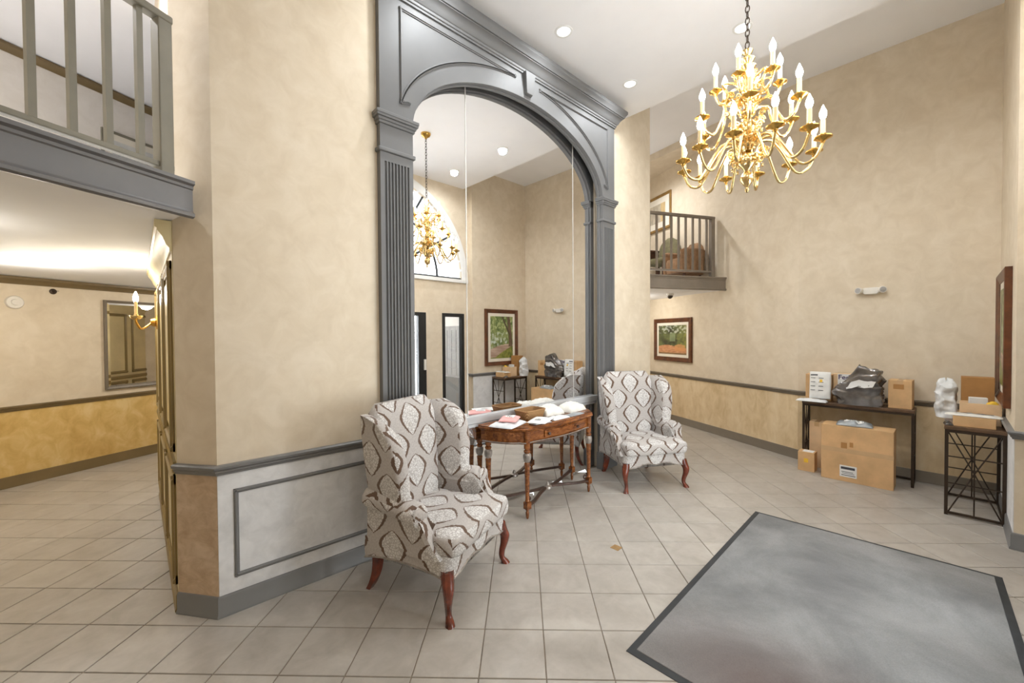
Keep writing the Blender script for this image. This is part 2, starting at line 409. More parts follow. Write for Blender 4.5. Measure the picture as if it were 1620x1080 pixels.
# rectangular panel moulding on the wainscot
def profile_bar(mb, p, q, n, w=0.024, d=0.014):
    p, q, n = Vector(p), Vector(q), Vector(n); t = (q-p).normalized(); s = n.cross(t).normalized()
    p = p - t*w/2; q = q + t*w/2
    pr = [(-0.5,0),(-0.5,0.45),(-0.2,0.55),(-0.05,1.0),(0.2,1.0),(0.32,0.5),(0.5,0.4),(0.5,0)]
    mb.loft([[tuple(e + s*(a*w) + n*(b2*d)) for a, b2 in pr] for e in (p, q)])
pm = MB(); yw = YW-0.004
for a, b2 in (((0.40,yw,0.69),(1.19,yw,0.69)),((0.40,yw,0.21),(1.19,yw,0.21)),((0.40,yw,0.21),(0.40,yw,0.69)),((1.19,yw,0.21),(1.19,yw,0.69))):
    profile_bar(pm, a, b2, (0,-1,0))
pm.build('panel_moulding', 'trim_grey', wn, smooth=40)

# chair rails and baseboards swept along wall lines: path of (x,y), room on the left hand side of the path
RAIL = [(0,0.795),(0.012,0.795),(0.014,0.806),(0.022,0.812),(0.022,0.822),(0.034,0.832),(0.036,0.845),(0.028,0.852),(0,0.852)]
BASE = [(0,0),(0.022,0),(0.022,0.012),(0.015,0.022),(0.015,0.102),(0.010,0.115),(0,0.118)]
def sweep(path, prof, name, mat, closed=False):
    P = [Vector((x, y, 0)) for x, y in path]; mb = MB(); loops = []
    for i, p in enumerate(P):
        a = (p-P[i-1]).normalized() if i > 0 else None; b2 = (P[i+1]-p).normalized() if i < len(P)-1 else None
        na = Vector((-a.y,a.x,0)) if a else None; nb = Vector((-b2.y,b2.x,0)) if b2 else None
        if na and nb: mt = (na+nb).normalized(); mt = mt/max(0.3, mt.dot(na))
        else: mt = na or nb
        loops.append([tuple(p+mt*d+Vector((0,0,z))) for d, z in prof])
    mb.loft(loops)
    return mb.build(name, mat, smooth=40)
struct(sweep([(1.27,YW),(0.315,YW),(0.155,2.98)][::-1][::-1], [(-d if False else d, z) for d, z in RAIL], 'trim_1', 'trim_grey'), 'grey chair rail wrapping the wall corner left of the mirror')
struct(sweep([(1.27,YW),(0.315,YW),(0.155,2.98)], BASE, 'baseboard_north', 'trim_grey'), 'grey baseboard wrapping the corner left of the mirror')
struct(sweep([(5.10,YW),(4.17,YW)], RAIL, 'trim_2', 'trim_grey'), 'grey chair rail right of the mirror')
struct(sweep([(5.10,YW),(4.17,YW)], BASE, 'baseboard_north_right', 'trim_grey'), 'grey baseboard right of the mirror')

# ---- east wall and the right hallway wall (one bend)
w = MB(); w.box(XE, XE+0.1, YS, 1.285, 0, ZT)
we = struct(w.build('wall_east', 'wallpaper'), 'tall beige wall behind the parcel tables')
w = MB(); w.box(XE-0.004, XE, YS, 1.285, 0.11, 0.805); w.build('wainscot', 'wainscot_gold', we, label='golden mottled wainscot')
w = MB(); w.prism([bp(0), bp(4.2), bp(4.2,-0.1), (XE+0.1,1.285)], 0, ZT)
wh = struct(w.build('wall_hall_right', 'wallpaper'), 'beige wall leading into the hallway under the balcony')
w = MB(); w.prism([bp(0), bp(4.2), bp(4.2,0.004), bp(0,0.004)], 0.11, 0.805); w.build('wainscot', 'wainscot_gold', wh, label='golden mottled wainscot')
w = MB(); w.prism([bp(0,0.0), (6.53,3.51), bp(4.2,1.0), bp(4.2)], 4.53, ZT)
struct(w.build('wall_bulkhead', 'wallpaper'), 'beige bulkhead under the upper ceiling')
struct(sweep([(XE,YS),(XE,1.285),bp(4.2)], RAIL, 'trim_3', 'trim_taupe'), 'taupe chair rail along the parcel wall and hallway')
struct(sweep([(XE,YS),(XE,1.285),bp(4.2)], BASE, 'baseboard_east', 'trim_taupe'), 'taupe baseboard along the parcel wall and hallway')
w = MB(); w.prism([bp(4.2), (5.0,6.44), (5.04,6.53), bp(4.3)], 0, ZT); struct(w.build('wall_hall_end', 'wallpaper'))

# ---- south wall: pier beside the doors, and the door wall with lunette
w = MB(); w.box(4.62, XE+0.1, -0.52, YS, 0, ZT)
ws = struct(w.build('wall_south', 'wallpaper'), 'beige wall with the tree-path picture beside the entrance')
w = MB(); w.box(4.62, XE, YS, YS+0.004, 0.11, 0.805); w.build('wainscot', 'wainscot_daylit', ws, label='mottled wainscot with pale grey daylight in its colour')
struct(sweep([(4.62,YD),(4.62,YS),(XE,YS)], RAIL, 'trim_4', 'trim_grey'), 'grey chair rail beside the entrance')
struct(sweep([(4.62,YD),(4.62,YS),(XE,YS)], BASE, 'baseboard_south', 'trim_grey'), 'grey baseboard beside the entrance')
w = MB(); y0, y1 = -0.52, YD
for a, b2 in ((-2.5,1.32),(1.78,2.11),(3.69,4.02),(4.50,4.62)): w.box(a, b2, y0, y1, 0, 1.96)
w.box(-2.5, 4.62, y0, y1, 1.96, 2.58); LX, LR = 2.9, 1.56
w.box(-2.5, LX-LR, y0, y1, 2.58, ZT); w.box(LX+LR, 4.62, y0, y1, 2.58, ZT)
N = 28
for i in range(N):
    a0, a1 = PI-PI*i/N, PI-PI*(i+1)/N
    w.prism_y([(LX+LR*math.cos(a0), 2.58+LR*math.sin(a0)), (LX+LR*math.cos(a1), 2.58+LR*math.sin(a1)), (LX+LR*math.cos(a1), ZT), (LX+LR*math.cos(a0), ZT)], y0, y1)
struct(w.build('wall_entrance', 'wallpaper'), 'beige entrance wall with half-round window over dark doors')
# lunette window
w1 = thing('window_1', 'half-round white cased window with dark bars over the entrance', 'window', (LX, -0.47, 2.58)); w1['kind'] = 'structure'
del w1['category']
c = MB(); prof = [(0.0,-0.03),(0.11,-0.03),(0.11,0.085),(0.03,0.085),(0.0,0.06)]
c.loft([[((LR+r)*math.cos(PI*i/40), y, (LR+r)*math.sin(PI*i/40)) for r, y in prof] for i in range(41)]); c.build('casing', 'white_paint', w1, smooth=40)
c = MB(); c.box(-LR-0.11, LR+0.11, -0.03, 0.095, -0.06, 0.0); c.build('sill', 'white_paint', w1)
for r in (0.55, 1.06):
    c = MB(); c.tube([(r*math.cos(PI*i/24), 0, r*math.sin(PI*i/24)) for i in range(25)], 0.02, 6); c.build('muntin', 'rubber', w1)
for a in range(1, 6):
    an = PI*a/6; c = MB(); c.tube([(0.55*math.cos(an),0,0.55*math.sin(an)), (LR*math.cos(an),0,LR*math.sin(an))], 0.02, 6); c.build('muntin', 'rubber', w1)
c = MB(); c.tube([(-LR,0,0.02),(LR,0,0.02)], 0.02, 6); c.build('muntin', 'rubber', w1)
c = MB(); c.prism_y([(LR*math.cos(PI*i/40), LR*math.sin(PI*i/40)) for i in range(41)], -0.003, 0.003); c.build('pane', 'glass', w1)
# doors and sidelights (dark frames, glass)
def door(name, x0, x1, label, handle=True, sw=0.15):
    d = thing(name, label, 'door', ((x0+x1)/2, -0.47, 0)); d['kind'] = 'structure'; del d['category']; hw = (x1-x0)/2
    for sx in (-1, 1):
        c = MB(); c.box(min(sx*hw, sx*(hw-sw)), max(sx*hw, sx*(hw-sw)), -0.025, 0.06, 0, 1.96); c.build('stile', 'black_frame', d, bevel=0.004)
    c = MB(); c.box(-hw+sw, hw-sw, -0.025, 0.06, 0.0, 0.14); c.build('bottom_rail', 'black_frame', d)
    c = MB(); c.box(-hw+sw, hw-sw, -0.025, 0.06, 1.90, 1.96); c.build('top_rail', 'black_frame', d)
    c = MB(); c.box(-hw+sw, hw-sw, -0.006, 0.002, 0.14, 1.90); c.build('pane', 'glass', d)
    if handle:
        c = MB(); c.box(hw-0.055, hw-0.02, 0.06, 0.085, 0.98, 1.16); c.build('push_plate', 'white_plastic', d)
door('door_1', 2.11, 2.90, 'dark framed glass entrance door', True)
door('door_2', 2.90, 3.69, 'dark framed glass entrance door', True)
door('window_2', 4.02, 4.50, 'tall dark framed sidelight looking onto mailboxes', False, 0.06)
door('window_3', 1.32, 1.78, 'tall dark framed sidelight', False, 0.06)
# vestibule seen through the sidelight
w = MB(); w.box(1.0, 4.75, -2.5, -2.4, 0, 2.6); struct(w.build('wall_vestibule', 'white_paint'))
w = MB(); w.box(4.75, 4.85, -2.5, -0.52, 0, 2.6); struct(w.build('wall_vestibule_east', 'white_paint'))
w = MB(); w.box(0.9, 1.0, -2.5, -0.52, 0, 2.6); struct(w.build('wall_vestibule_west', 'white_paint'))
w = MB(); w.box(0.9, 4.85, -2.5, -0.55, 2.45, 2.6); struct(w.build('ceiling_vestibule', 'ceiling_white'))
mbx = thing('mailbox_panel', 'grey bank of locked mailboxes seen beyond the sidelight', 'mailboxes', (4.66, -1.15, 0.0))
c = MB(); c.box(0.06, 0.09, -0.75, 0.45, 0.75, 1.75); c.build('frame', 'mailbox_grey', mbx)
c = MB(); c.box(0.05, 0.09, -0.75, 0.45, 0.08, 0.72); c.build('lower_panel', 'trim_grey', mbx)
db = None
for r in range(6):
    for q in range(7):
        y = -0.67+q*0.157; z = 0.84+r*0.152
        if db is None:
            c = MB(); c.box(0.05, 0.062, -0.07, 0.07, -0.068, 0.068); db = c.build('mailbox_door', 'mailbox_grey', mbx, bevel=0.004, loc=(0, y, z))
        else: share(db, 'mailbox_door', mbx, (0, y, z))
vl = thing('vestibule_fill_light', 'added white ceiling panel brightening the entrance vestibule', 'light', (3.0, -1.5, 2.45))  # unseen panel light, added to brighten the vestibule
c = MB(); c.box(-0.5, 0.5, -0.25, 0.25, -0.03, 0.0); c.build('lens', 'vestibule_fill_light', vl)
c = MB(); [c.box(*q, -0.035, 0.0) for q in ((-0.53,-0.5,-0.28,0.28),(0.5,0.53,-0.28,0.28),(-0.5,0.5,-0.28,-0.25),(-0.5,0.5,0.25,0.28))]; c.build('frame', 'white_paint', vl)

# ---- west wall, left hallway walls
w = MB(); w.box(-2.6, -2.5, -0.52, 5.95, 0, ZT); struct(w.build('wall_west', 'wallpaper'))
w = MB(); w.prism([hp(-3.05), hp(3.5), hp(3.5,-0.1), hp(-3.05,-0.1)], 0, ZT)
wl = struct(w.build('wall_hall_left', 'wallpaper'), 'far beige wall of the left hallway')
w = MB(); w.prism([hp(-3.03), hp(3.5), hp(3.5,0.004), hp(-3.03,0.004)], 0.11, 0.805); w.build('wainscot', 'wainscot_hall', wl, label='mottled wainscot with yellow hallway light in its colour')
w = MB(); w.prism([hp(-3.03), hp(3.5), hp(3.5,0.004), hp(-3.03,0.004)], ZF1, ZT); w.build('upper_wallpaper', 'wall_offwhite', wl, label='off-white wall covering of the upper hallway')
struct(sweep([hp(3.5), hp(-3.03)], RAIL, 'trim_5', 'trim_olive'), 'olive chair rail along the left hallway')
struct(sweep([hp(3.5), hp(-3.03)], BASE, 'baseboard_hall_left', 'trim_olive'), 'olive baseboard along the left hallway')
CROWN = [(0,2.14),(0.012,2.14),(0.016,2.155),(0.04,2.19),(0.05,2.195),(0.05,2.22),(0,2.22)]
struct(sweep([hp(3.5), hp(-3.03)], CROWN, 'trim_6', 'trim_olive'), 'olive crown moulding at the left hallway ceiling')
struct(sweep([hp(3.5), hp(-3.03)], [(d*1.3, z+4.645-2.22-0.01) for d, z in CROWN], 'trim_7', 'trim_olive'), 'olive crown moulding at the upper hallway ceiling')
w = MB(); w.box(3.2, 3.3, 5.3, 9.1, 0, ZT); struct(w.build('wall_hall_back', 'wallpaper'))

# ---- ceilings
c = MB(); c.prism([(-2.5,-0.52),(4.51,-0.52),(4.51,YW),(0.315,YW),fp(0),fp(SF)], ZL, ZT)
ceil = struct(c.build('ceiling', 'ceiling_white'), 'flat white lobby ceiling with recessed lights')
c = MB(); c.prism([(4.3,-0.52),(8.2,-0.52),(8.2,6.6),(4.3,6.6)], ZT, ZT+0.06); struct(c.build('ceiling_upper', 'ceiling_white'), 'raised white ceiling strip along the parcel wall')
c = MB(); c.prism([(-2.6,0.9),(0.5,2.6),(0.5,5.3),(3.3,5.3),(3.3,9.2),(-2.6,6.1)], ZT, ZT+0.06); struct(c.build('ceiling_hall_upper', 'ceiling_white'))
hall_poly = [fp(-0.03,0.03), fp(SF,0.03), (-2.5,5.88), (3.2,9.0), (3.2,5.3), (0.17,5.3), (0.155,2.98)]
c = MB(); c.prism(hall_poly, ZF0+0.005, ZF1); struct(c.build('ceiling_hall_left', 'ceiling_white'), 'low white ceiling of the left hallway under the balcony')
G0 = Vector((*bp(1.167), 0)); GD = -BN
c = MB(); c.prism([bp(1.19), bp(4.2), (5.1,6.4), (5.1,3.06)], ZF0, ZF1-0.01); struct(c.build('ceiling_hall_right', 'ceiling_white'), 'white ceiling of the right hallway under the balcony')

# ================================================================== MIRROR SURROUND
SX0, SX1, OX0, OX1, YF, YB = 1.268, 4.172, 1.523, 3.938, 2.715, 2.80
CX = (OX0+OX1)/2; HWO = (OX1-OX0)/2; ZSP, BAR = 3.10, 0.67
ms = thing('mirror_surround', 'grey painted arched surround with fluted pilasters framing a tall mirror', 'mirror', (CX, 2.765, 0))
def L(x, y, z): return (x-CX, y-2.765, z)
# spandrel board with the arch cut out
c = MB(); NS = 40; fr_, bk = [], []
for i in range(NS+1):
    a = PI-PI*i/NS; x = CX+HWO*math.cos(a); z = ZSP+BAR*math.sin(a)
    fr_.append((x, z))
ztop = 4.02
for i in range(NS):
    (xa, za), (xb, zb) = fr_[i], fr_[i+1]
    c.add([L(xa,YF,za),L(xb,YF,zb),L(xb,YF,ztop),L(xa,YF,ztop),L(xa,YB,za),L(xb,YB,zb),L(xb,YB,ztop),L(xa,YB,ztop)],
          [(0,1,2,3),(7,6,5,4),(0,4,5,1),(3,2,6,7)])
c.box(SX0-CX, OX0-CX, YF-2.765, YB-2.765, ZSP, ztop); c.box(OX1-CX, SX1-CX, YF-2.765, YB-2.765, ZSP, ztop)
c.build('arch_board', 'surround_grey', ms)
# stepped bead round the soffit of the arch
c = MB(); path = [L(CX+(HWO-0.004)*math.cos(PI-PI*i/48), 2.765, ZSP+(BAR-0.004)*math.sin(PI-PI*i/48)) for i in range(49)]
c.tube([L(OX0+0.004,2.765,0.0)]+path+[L(OX1-0.004,2.765,0.0)], 0.011, 6); c.build('arch_bead', 'surround_grey', ms, smooth=True)
# outlined spandrel panels
def spandrel(sg):
    c = MB(); pts = []
    X = lambda d: CX+sg*d
    pts.append((X(HWO+0.09), 3.27)); pts.append((X(HWO+0.09), 3.925)); tip = None
    arc = []
    for i in range(81):
        a = PI*(0.06+0.40*i/80); x = (HWO+0.115)*math.cos(a); z = ZSP+(BAR+0.155)*math.sin(a)
        if z < 3.919: arc.append((X(x), z))
    top_end = (arc[-1][0], 3.925)
    loop = [(X(HWO+0.09), 3.27), (X(HWO+0.09), 3.925), top_end] + arc[::-1] + [(X(HWO+0.03), 3.27)]
    loop = loop + [loop[0]]
    for (xa, za), (xb, zb) in zip(loop, loop[1:]):
        if math.hypot(xa-xb, za-zb) > 1e-4: profile_bar(c, L(xa,YF,za), L(xb,YF,zb), (0,-1,0), 0.022, 0.014)
    c.build('spandrel_moulding', 'surround_grey', ms, smooth=40)
spandrel(-1); spandrel(1)
# keystone
c = MB(); c.loft([[L(CX-0.042,YF+0.01,3.80),L(CX+0.042,YF+0.01,3.80),L(CX+0.038,YF-0.032,3.81),L(CX-0.038,YF-0.032,3.81)],
                  [L(CX-0.068,YF+0.01,4.0),L(CX+0.068,YF+0.01,4.0),L(CX+0.064,YF-0.045,4.0),L(CX-0.064,YF-0.045,4.0)]])
c.build('keystone', 'surround_grey', ms, bevel=0.004)
# pilasters with flutes, necking and capital
for x0, x1 in ((SX0, OX0), (OX1, SX1)):
    wd = x1-x0; c = MB(); nfl = 8; mg = 0.028; pitch = (wd-2*mg)/nfl; pl = [(x0, YB), (x0, YF)]
    for i in range(nfl):
        a = x0+mg+i*pitch
        pl += [(a+pitch*0.18,YF),(a+pitch*0.28,YF+0.010),(a+pitch*0.5,YF+0.014),(a+pitch*0.72,YF+0.010),(a+pitch*0.82,YF)]
    pl += [(x1, YF), (x1, YB)]
    c.prism([(x-CX, y-2.765) for x, y in pl], 0.20, 2.80)
    c.box(x0-CX, x1-CX, YF-2.765, YB-2.765, 2.80, ZSP)
    pi_ = c.build('pilaster', 'surround_grey', ms, smooth=30)
    cap = MB()
    for z0, e in ((3.055,0.012),(3.075,0.020),(3.095,0.032),(3.112,0.036)):
        cap.box(x0-e-CX, x1+e-CX, YF-e-2.765, YB-2.765, z0, z0+0.024)
    cap.build('capital', 'surround_grey', pi_, bevel=0.004)
    nk = MB(); nk.box(x0-0.016-CX, x1+0.016-CX, YF-0.016-2.765, YB-2.765, 2.862, 2.892); nk.build('necking', 'surround_grey', pi_, bevel=0.008)
    pb = MB(); pb.box(x0-0.02-CX, x1+0.02-CX, YF-0.02-2.765, YB-2.765, 0.0, 0.20); pb.build('plinth', 'surround_grey', pi_, bevel=0.006)
# cornice
prof = [(0.0,3.985),(0.012,3.985),(0.012,4.0),(0.02,4.005),(0.022,4.015),(0.022,4.022),(0.032,4.028),(0.045,4.055),(0.068,4.085),(0.078,4.09),(0.078,4.098),(0.088,4.10),(0.098,4.125),(0.11,4.14),(0.115,4.15),(0.115,4.175),(0.0,4.175)]
c = MB(); c.loft([[(SX0-e-CX, 0.0, z),(SX0-e-CX, YF-e-2.765, z),(SX1+e-CX, YF-e-2.765, z),(SX1+e-CX, 0.0, z)] for e, z in prof])
c.build('cornice', 'surround_grey', ms, smooth=35)
# mirror panels, upper and lower, split by two upright joints
MY, MD = 2.83, 0.009
def mpan(x0, x1, z0, z1):
    c = MB(); f_ = lambda x, y: (x-CX, (MY-2.765)+(x-2.72)*math.tan(MD)+y)
    a = f_(x0, 0); b2 = f_(x1, 0)
    c.add([(a[0],a[1],z0),(b2[0],b2[1],z0),(b2[0],b2[1],z1),(a[0],a[1],z1),(a[0],a[1]+0.006,z0),(b2[0],b2[1]+0.006,z0),(b2[0],b2[1]+0.006,z1),(a[0],a[1]+0.006,z1)],
          [(0,1,2,3),(7,6,5,4),(0,4,5,1),(3,2,6,7),(1,5,6,2),(0,3,7,4)])
    c.build('mirror_panel', 'mirror', ms, label='silvered mirror glass')
SM0, SM1 = 2.085, 3.545
for a, b2 in ((OX0-0.03, SM0-0.003), (SM0+0.003, SM1-0.003), (SM1+0.003, OX1+0.03)):
    mpan(a, b2, 0.862, 3.85); mpan(a, b2, 0.02, 0.775)
for x in (SM0, SM1):
    c = MB(); y = (MY-2.765)+(x-2.72)*math.tan(MD)
    c.box(x-CX-0.004, x-CX+0.004, y-0.003, y+0.004, 0.02, 3.85); c.build('joint_strip', 'seam', ms)
c = MB(); pr_ = [(0.0,0.765),(-0.014,0.765),(-0.014,0.79),(-0.026,0.80),(-0.026,0.82),(-0.034,0.84),(-0.034,0.862),(0,0.862)]
c.loft([[(x, 0.062+d, z) for d, z in pr_] for x in (OX0-CX, OX1-CX)]); c.build('ledge', 'ledge_white', ms, smooth=30)

# ================================================================== PANELLED WALL of the left hallway (faces west)
pw = MB(); pw.box(0.152, 0.17, 2.985, 5.33, 0, 2.22); pw.box(0.17, 4.6, 5.3, 5.33, 0, 2.22)
pwo = struct(pw.build('wall_panelled', 'cream_panel'), 'cream panelled wall with gilt mouldings at the hallway corner')
def rect_mould(mb, o, t, n, a0, a1, z0, z1, w, d):
    o, t, n = Vector(o), Vector(t), Vector(n); P = lambda a, z: tuple(o+t*a+Vector((0,0,z)))
    for p, q in ((P(a0,z0),P(a1,z0)),(P(a0,z1),P(a1,z1)),(P(a0,z0),P(a0,z1)),(P(a1,z0),P(a1,z1))): profile_bar(mb, p, q, n, w, d)
for i in range(3):
    y0, y1 = 3.06+i*0.77, 3.06+i*0.77+0.64
    for z0, z1 in ((0.16, 0.74), (0.93, 1.98)):
        c = MB(); rect_mould(c, (0.152,0,0), (0,1,0), (-1,0,0), y0, y1, z0, z1, 0.05, 0.022); c.build('panel_moulding', 'cream_dark', pwo, smooth=40)
        c = MB(); c.box(0.142, 0.152, y0+0.07, y1-0.07, z0+0.07, z1-0.07); c.build('panel', 'cream_panel', pwo, bevel=0.006)
for i in range(5):
    x0, x1 = 0.3+i*0.85, 0.3+i*0.85+0.68
    for z0, z1 in ((0.16, 0.74), (0.93, 1.98)):
        c = MB(); rect_mould(c, (0,5.33,0), (1,0,0), (0,1,0), x0, x1, z0, z1, 0.05, 0.02); c.build('panel_moulding', 'cream_dark', pwo, smooth=40)
PCR = [(0,2.05),(0.012,2.05),(0.014,2.07),(0.03,2.085),(0.05,2.13),(0.075,2.16),(0.078,2.175),(0.09,2.18),(0.09,2.22),(0,2.22)]
o = sweep([(0.152,2.985),(0.152,5.33),(4.5,5.33)], [(d*0.8,z) for d,z in PCR], 'trim_8', 'cream_panel'); struct(o, 'cream crown moulding over the panelled wall')
o = sweep([(0.152,2.985),(0.152,5.33),(4.5,5.33)], [(0,0.80),(0.014,0.80),(0.02,0.83),(0.014,0.86),(0,0.86)], 'trim_9', 'cream_dark'); struct(o, 'gilt rail across the panelled wall')
o = sweep([(0.152,2.985),(0.152,5.33),(4.5,5.33)], [(d*0.8,z*0.9) for d,z in BASE], 'baseboard_panelled', 'cream_dark'); struct(o)

# ================================================================== BALCONIES
def fascia(name, P, Q, n, mat, label):
    P, Q, n = Vector((*P,0)), Vector((*Q,0)), Vector(n).normalized()
    pr = [(0.0,ZF0-0.005),(0.03,ZF0-0.012),(0.045,ZF0-0.004),(0.045,ZF0+0.012),(0.032,ZF0+0.024),(0.03,ZF0+0.03),(0.03,ZF1-0.04),(0.036,ZF1-0.034),(0.036,ZF1-0.02),(0.05,ZF1-0.01),(0.05,ZF1+0.008),(0.0,ZF1+0.008)]
    c = MB(); c.loft([[tuple(e+n*d+Vector((0,0,z))) for d, z in pr] for e in (P, Q)])
    return struct(c.build(name, mat, smooth=30), label)
fascia('trim_10', fp(SF,0.03), fp(0.0,0.03), -HN, 'fascia_grey', 'grey moulded beam at the edge of the left balcony')
GQ = G0+GD*1.62
fascia('trim_11', tuple((G0+BN*0.02).xy), tuple(GQ.xy), -BD, 'rail_taupe', 'taupe moulded beam at the edge of the right balcony')
def railing(name, P, d, length, first, npost, pitch, zb, zt, mat, label, posts, bal=0.026):
    a = thing(name, label, 'railing', (P[0], P[1], ZF1), math.atan2(d[1], d[0]))
    c = MB(); c.box(0, length, -0.03, 0.03, zt-0.04-ZF1, zt-ZF1); c.build('handrail', mat, a, bevel=0.008)
    c = MB(); c.box(0, length, -0.02, 0.02, zb-0.028-ZF1, zb-ZF1); c.build('bottom_rail', mat, a, bevel=0.004)
    src = None
    for i in range(npost):
        x = first+i*pitch
        if src is None:
            c = MB(); c.box(-bal/2, bal/2, -bal/2, bal/2, zb-ZF1, zt-0.04-ZF1); src = c.build('baluster', mat, a, loc=(x,0,0))
        else: share(src, 'baluster', a, (x,0,0))
    for x in posts:
        c = MB(); c.box(x-0.032, x+0.032, -0.032, 0.032, 0.0, zt-0.04-ZF1); c.build('newel_post', mat, a, bevel=0.005)
    return a
railing('balcony_railing', fp(-0.06,0.06), tuple(-HD.xy), 3.0, 0.143, 22, 0.1265, 2.475, 3.25, 'rail_olive', 'olive grey balcony railing over the left hallway', [0.04])
gp = G0+BD*0.16+GD*0.04
railing('balcony_railing', tuple(gp.xy), tuple(GD.xy), 1.56, 0.14, 11, 0.128, 2.53, 3.36, 'rail_taupe', 'taupe balcony railing over the hallway with pictures', [0.04])

# ================================================================== CEILING LIGHTS
can = None
for i, (x, y, lab) in enumerate([(2.82,2.35,'round recessed ceiling light just beyond the cornice crown, nearest the keystone'),(3.93,2.36,'round recessed ceiling light near the end of the cornice'),
                    (3.95,1.265,'round recessed ceiling light beside the chandelier chain'),(3.9,0.15,'round recessed ceiling light above the entrance sidelight'),
                    (2.82,0.15,'added unseen ceiling light above the entrance doors'),(1.7,2.35,'added unseen ceiling light above the left pilaster'),(0.58,0.15,'added unseen ceiling light left of the entrance, brightening the angled corner')]):  # these three lights are added to brighten the lobby, none is seen
    if can is None:
        can = thing('recessed_light', lab, 'ceiling light', (x, y, ZL), 0, 'recessed lights in the lobby ceiling')
        c = MB(); c.loft([[(r*math.cos(2*PI*j/28), r*math.sin(2*PI*j/28), z) for j in range(28)] for r, z in ((0.058,-0.001),(0.062,-0.006),(0.078,-0.004),(0.080,0.0))], cap=False); c.build('trim_ring', 'white_paint', can, smooth=True)
        c = MB(); c.lathe([(0.001,-0.004),(0.03,-0.004),(0.059,-0.002),(0.059,-0.0005)], n=28); c.build('lens', 'lens', can, smooth=True)
    else:
        o = copy_tree(can); o.location = (x, y, ZL); o['label'] = lab
    d = bpy.data.lights.new('can', 'SPOT'); d.energy = 36; d.spot_size = math.radians(172); d.spot_blend = 0.8; d.shadow_soft_size = 0.06; d.color = (0.94, 0.975, 1.0)
    lo = bpy.data.objects.new('can_light', d); COL.objects.link(lo); lo.location = (x, y, ZL-0.02)
for x, y, e, lab in ((-0.9,3.6,6,'round recessed light in the low ceiling just inside the left hallway'),(-0.7,5.4,11,'round recessed light in the low ceiling before the hallway mirror'),(1.2,6.6,16,'round recessed light in the low ceiling behind the panelled wall'),(6.3,3.9,14,'round recessed light in the ceiling of the picture hallway')):
    o = copy_tree(can); o.location = (x, y, ZF0 if x > 4 else ZF0+0.005); o['group'] = 'recessed lights in the hallway ceilings'
    o['label'] = lab
    d = bpy.data.lights.new('can', 'POINT'); d.energy = e; d.shadow_soft_size = 0.08; d.color = (1.0, 0.95, 0.86)
    lo = bpy.data.objects.new('can_light', d); COL.objects.link(lo); lo.location = (x, y, ZF0-0.14)
for x, y, e, lab in ((-0.9,3.9,260,'round recessed light in the upper hallway ceiling behind the left railing'),(6.2,3.6,80,'round recessed light in the upper ceiling over the right balcony')):
    o = copy_tree(can); o.location = (x, y, ZT if x < 4 else 4.53); o['label'] = lab; o['group'] = 'recessed lights over the balconies'
    d = bpy.data.lights.new('can', 'SPOT'); d.energy = e; d.spot_size = math.radians(160); d.spot_blend = 0.9; d.shadow_soft_size = 0.06; d.color = (0.97, 0.98, 1.0)
    lo = bpy.data.objects.new('can_light', d); COL.objects.link(lo); lo.location = (x, y, (ZT if x < 4 else 4.53)-0.03)

# ================================================================== PICTURES
def fbm(x, y, s, o=4):
    return sum(mnoise.noise((x*s*2**i, y*s*2**i, 3.7*i))/2**i for i in range(o))
def mixc(a, b2, t): t = max(0, min(1, t)); return tuple(p+(q-p)*t for p, q in zip(a, b2))
def art_path(u, v):
    u = 1-u       # tall park picture: big tree, sunlit lane, mown grass
    n = fbm(u, v, 5); n2 = fbm(u+9, v, 14)
    c = mixc((92,112,58), (150,160,100), 0.5+n*0.9)
    if n2 > 0.2 and v > 0.35: c = mixc(c, (196,206,150), 0.7)
    if v < 0.62 and u < 0.75: c = mixc(c, (206,216,210), 0.45+n2*1.2-abs(v-0.45)*1.6-u*0.3)
    lane = 0.30-0.10*(1-u)+0.05*math.sin(u*3)
    if v < lane+0.02: c = mixc((206,182,164), (168,140,124), 0.5+fbm(u*0.3, v*4, 5)*1.2)
    if v < 0.02+0.34*max(0, u-0.22)**0.8: c = mixc((150,152,70), (106,116,52), 0.5+n2*1.2)
    tx = 0.84+0.05*math.sin(v*4)
    if v > 0.27 and abs(u-tx) < 0.09-0.03*v: c = mixc((92,74,56), (124,102,78), 0.5+fbm(u*6, v, 5))
    if v > 0.55 and abs(u-(0.86-0.75*(v-0.55))) < 0.035: c = (84,70,52)
    return c
def art_grove(u, v):      # dark grove over an orange earth lane
    n = fbm(u, v, 4); n2 = fbm(u+5, v+2, 12)
    c = mixc((64,66,46), (108,116,70), 0.45+n*1.1)
    if u > 0.6: c = mixc(c, (150,150,74), (u-0.6)*2+n2*0.6)
    if v > 0.72 and n2 > 0.12: c = mixc(c, (206,212,208), 0.7)
    if abs(u-0.52) < 0.1 and 0.45 < v < 0.75: c = mixc(c, (150,168,128), 0.6)
    if v < 0.27+0.05*math.sin(u*5): c = mixc((212,158,116), (186,128,88), 0.5+fbm(u*2, v*7, 4)*1.2)
    if 0.6 < u < 0.95 and v < 0.36-abs(u-0.78)*0.3 and v > 0.12: c = mixc(c, (214,152,96), 0.8)
    if v < 0.05: c = mixc(c, (96,84,52), 0.6)
    return c
def art_pale(u, v):       # pale sheet with a looping mark and wood tone
    n = fbm(u*2.5, v*0.5, 6); c = mixc((178,168,150), (206,196,176), 0.5+n)
    r = math.hypot(u-0.62, (v-0.55)*1.2)
    if abs(r-0.09) < 0.02 and u < 0.66: c = (70,66,62)
    if u > 0.75: c = mixc(c, (228,186,110), 0.5)
    return c
def art_bland(u, v):
    return mixc((222,222,218), (198,200,198), 0.5+fbm(u, v, 2))
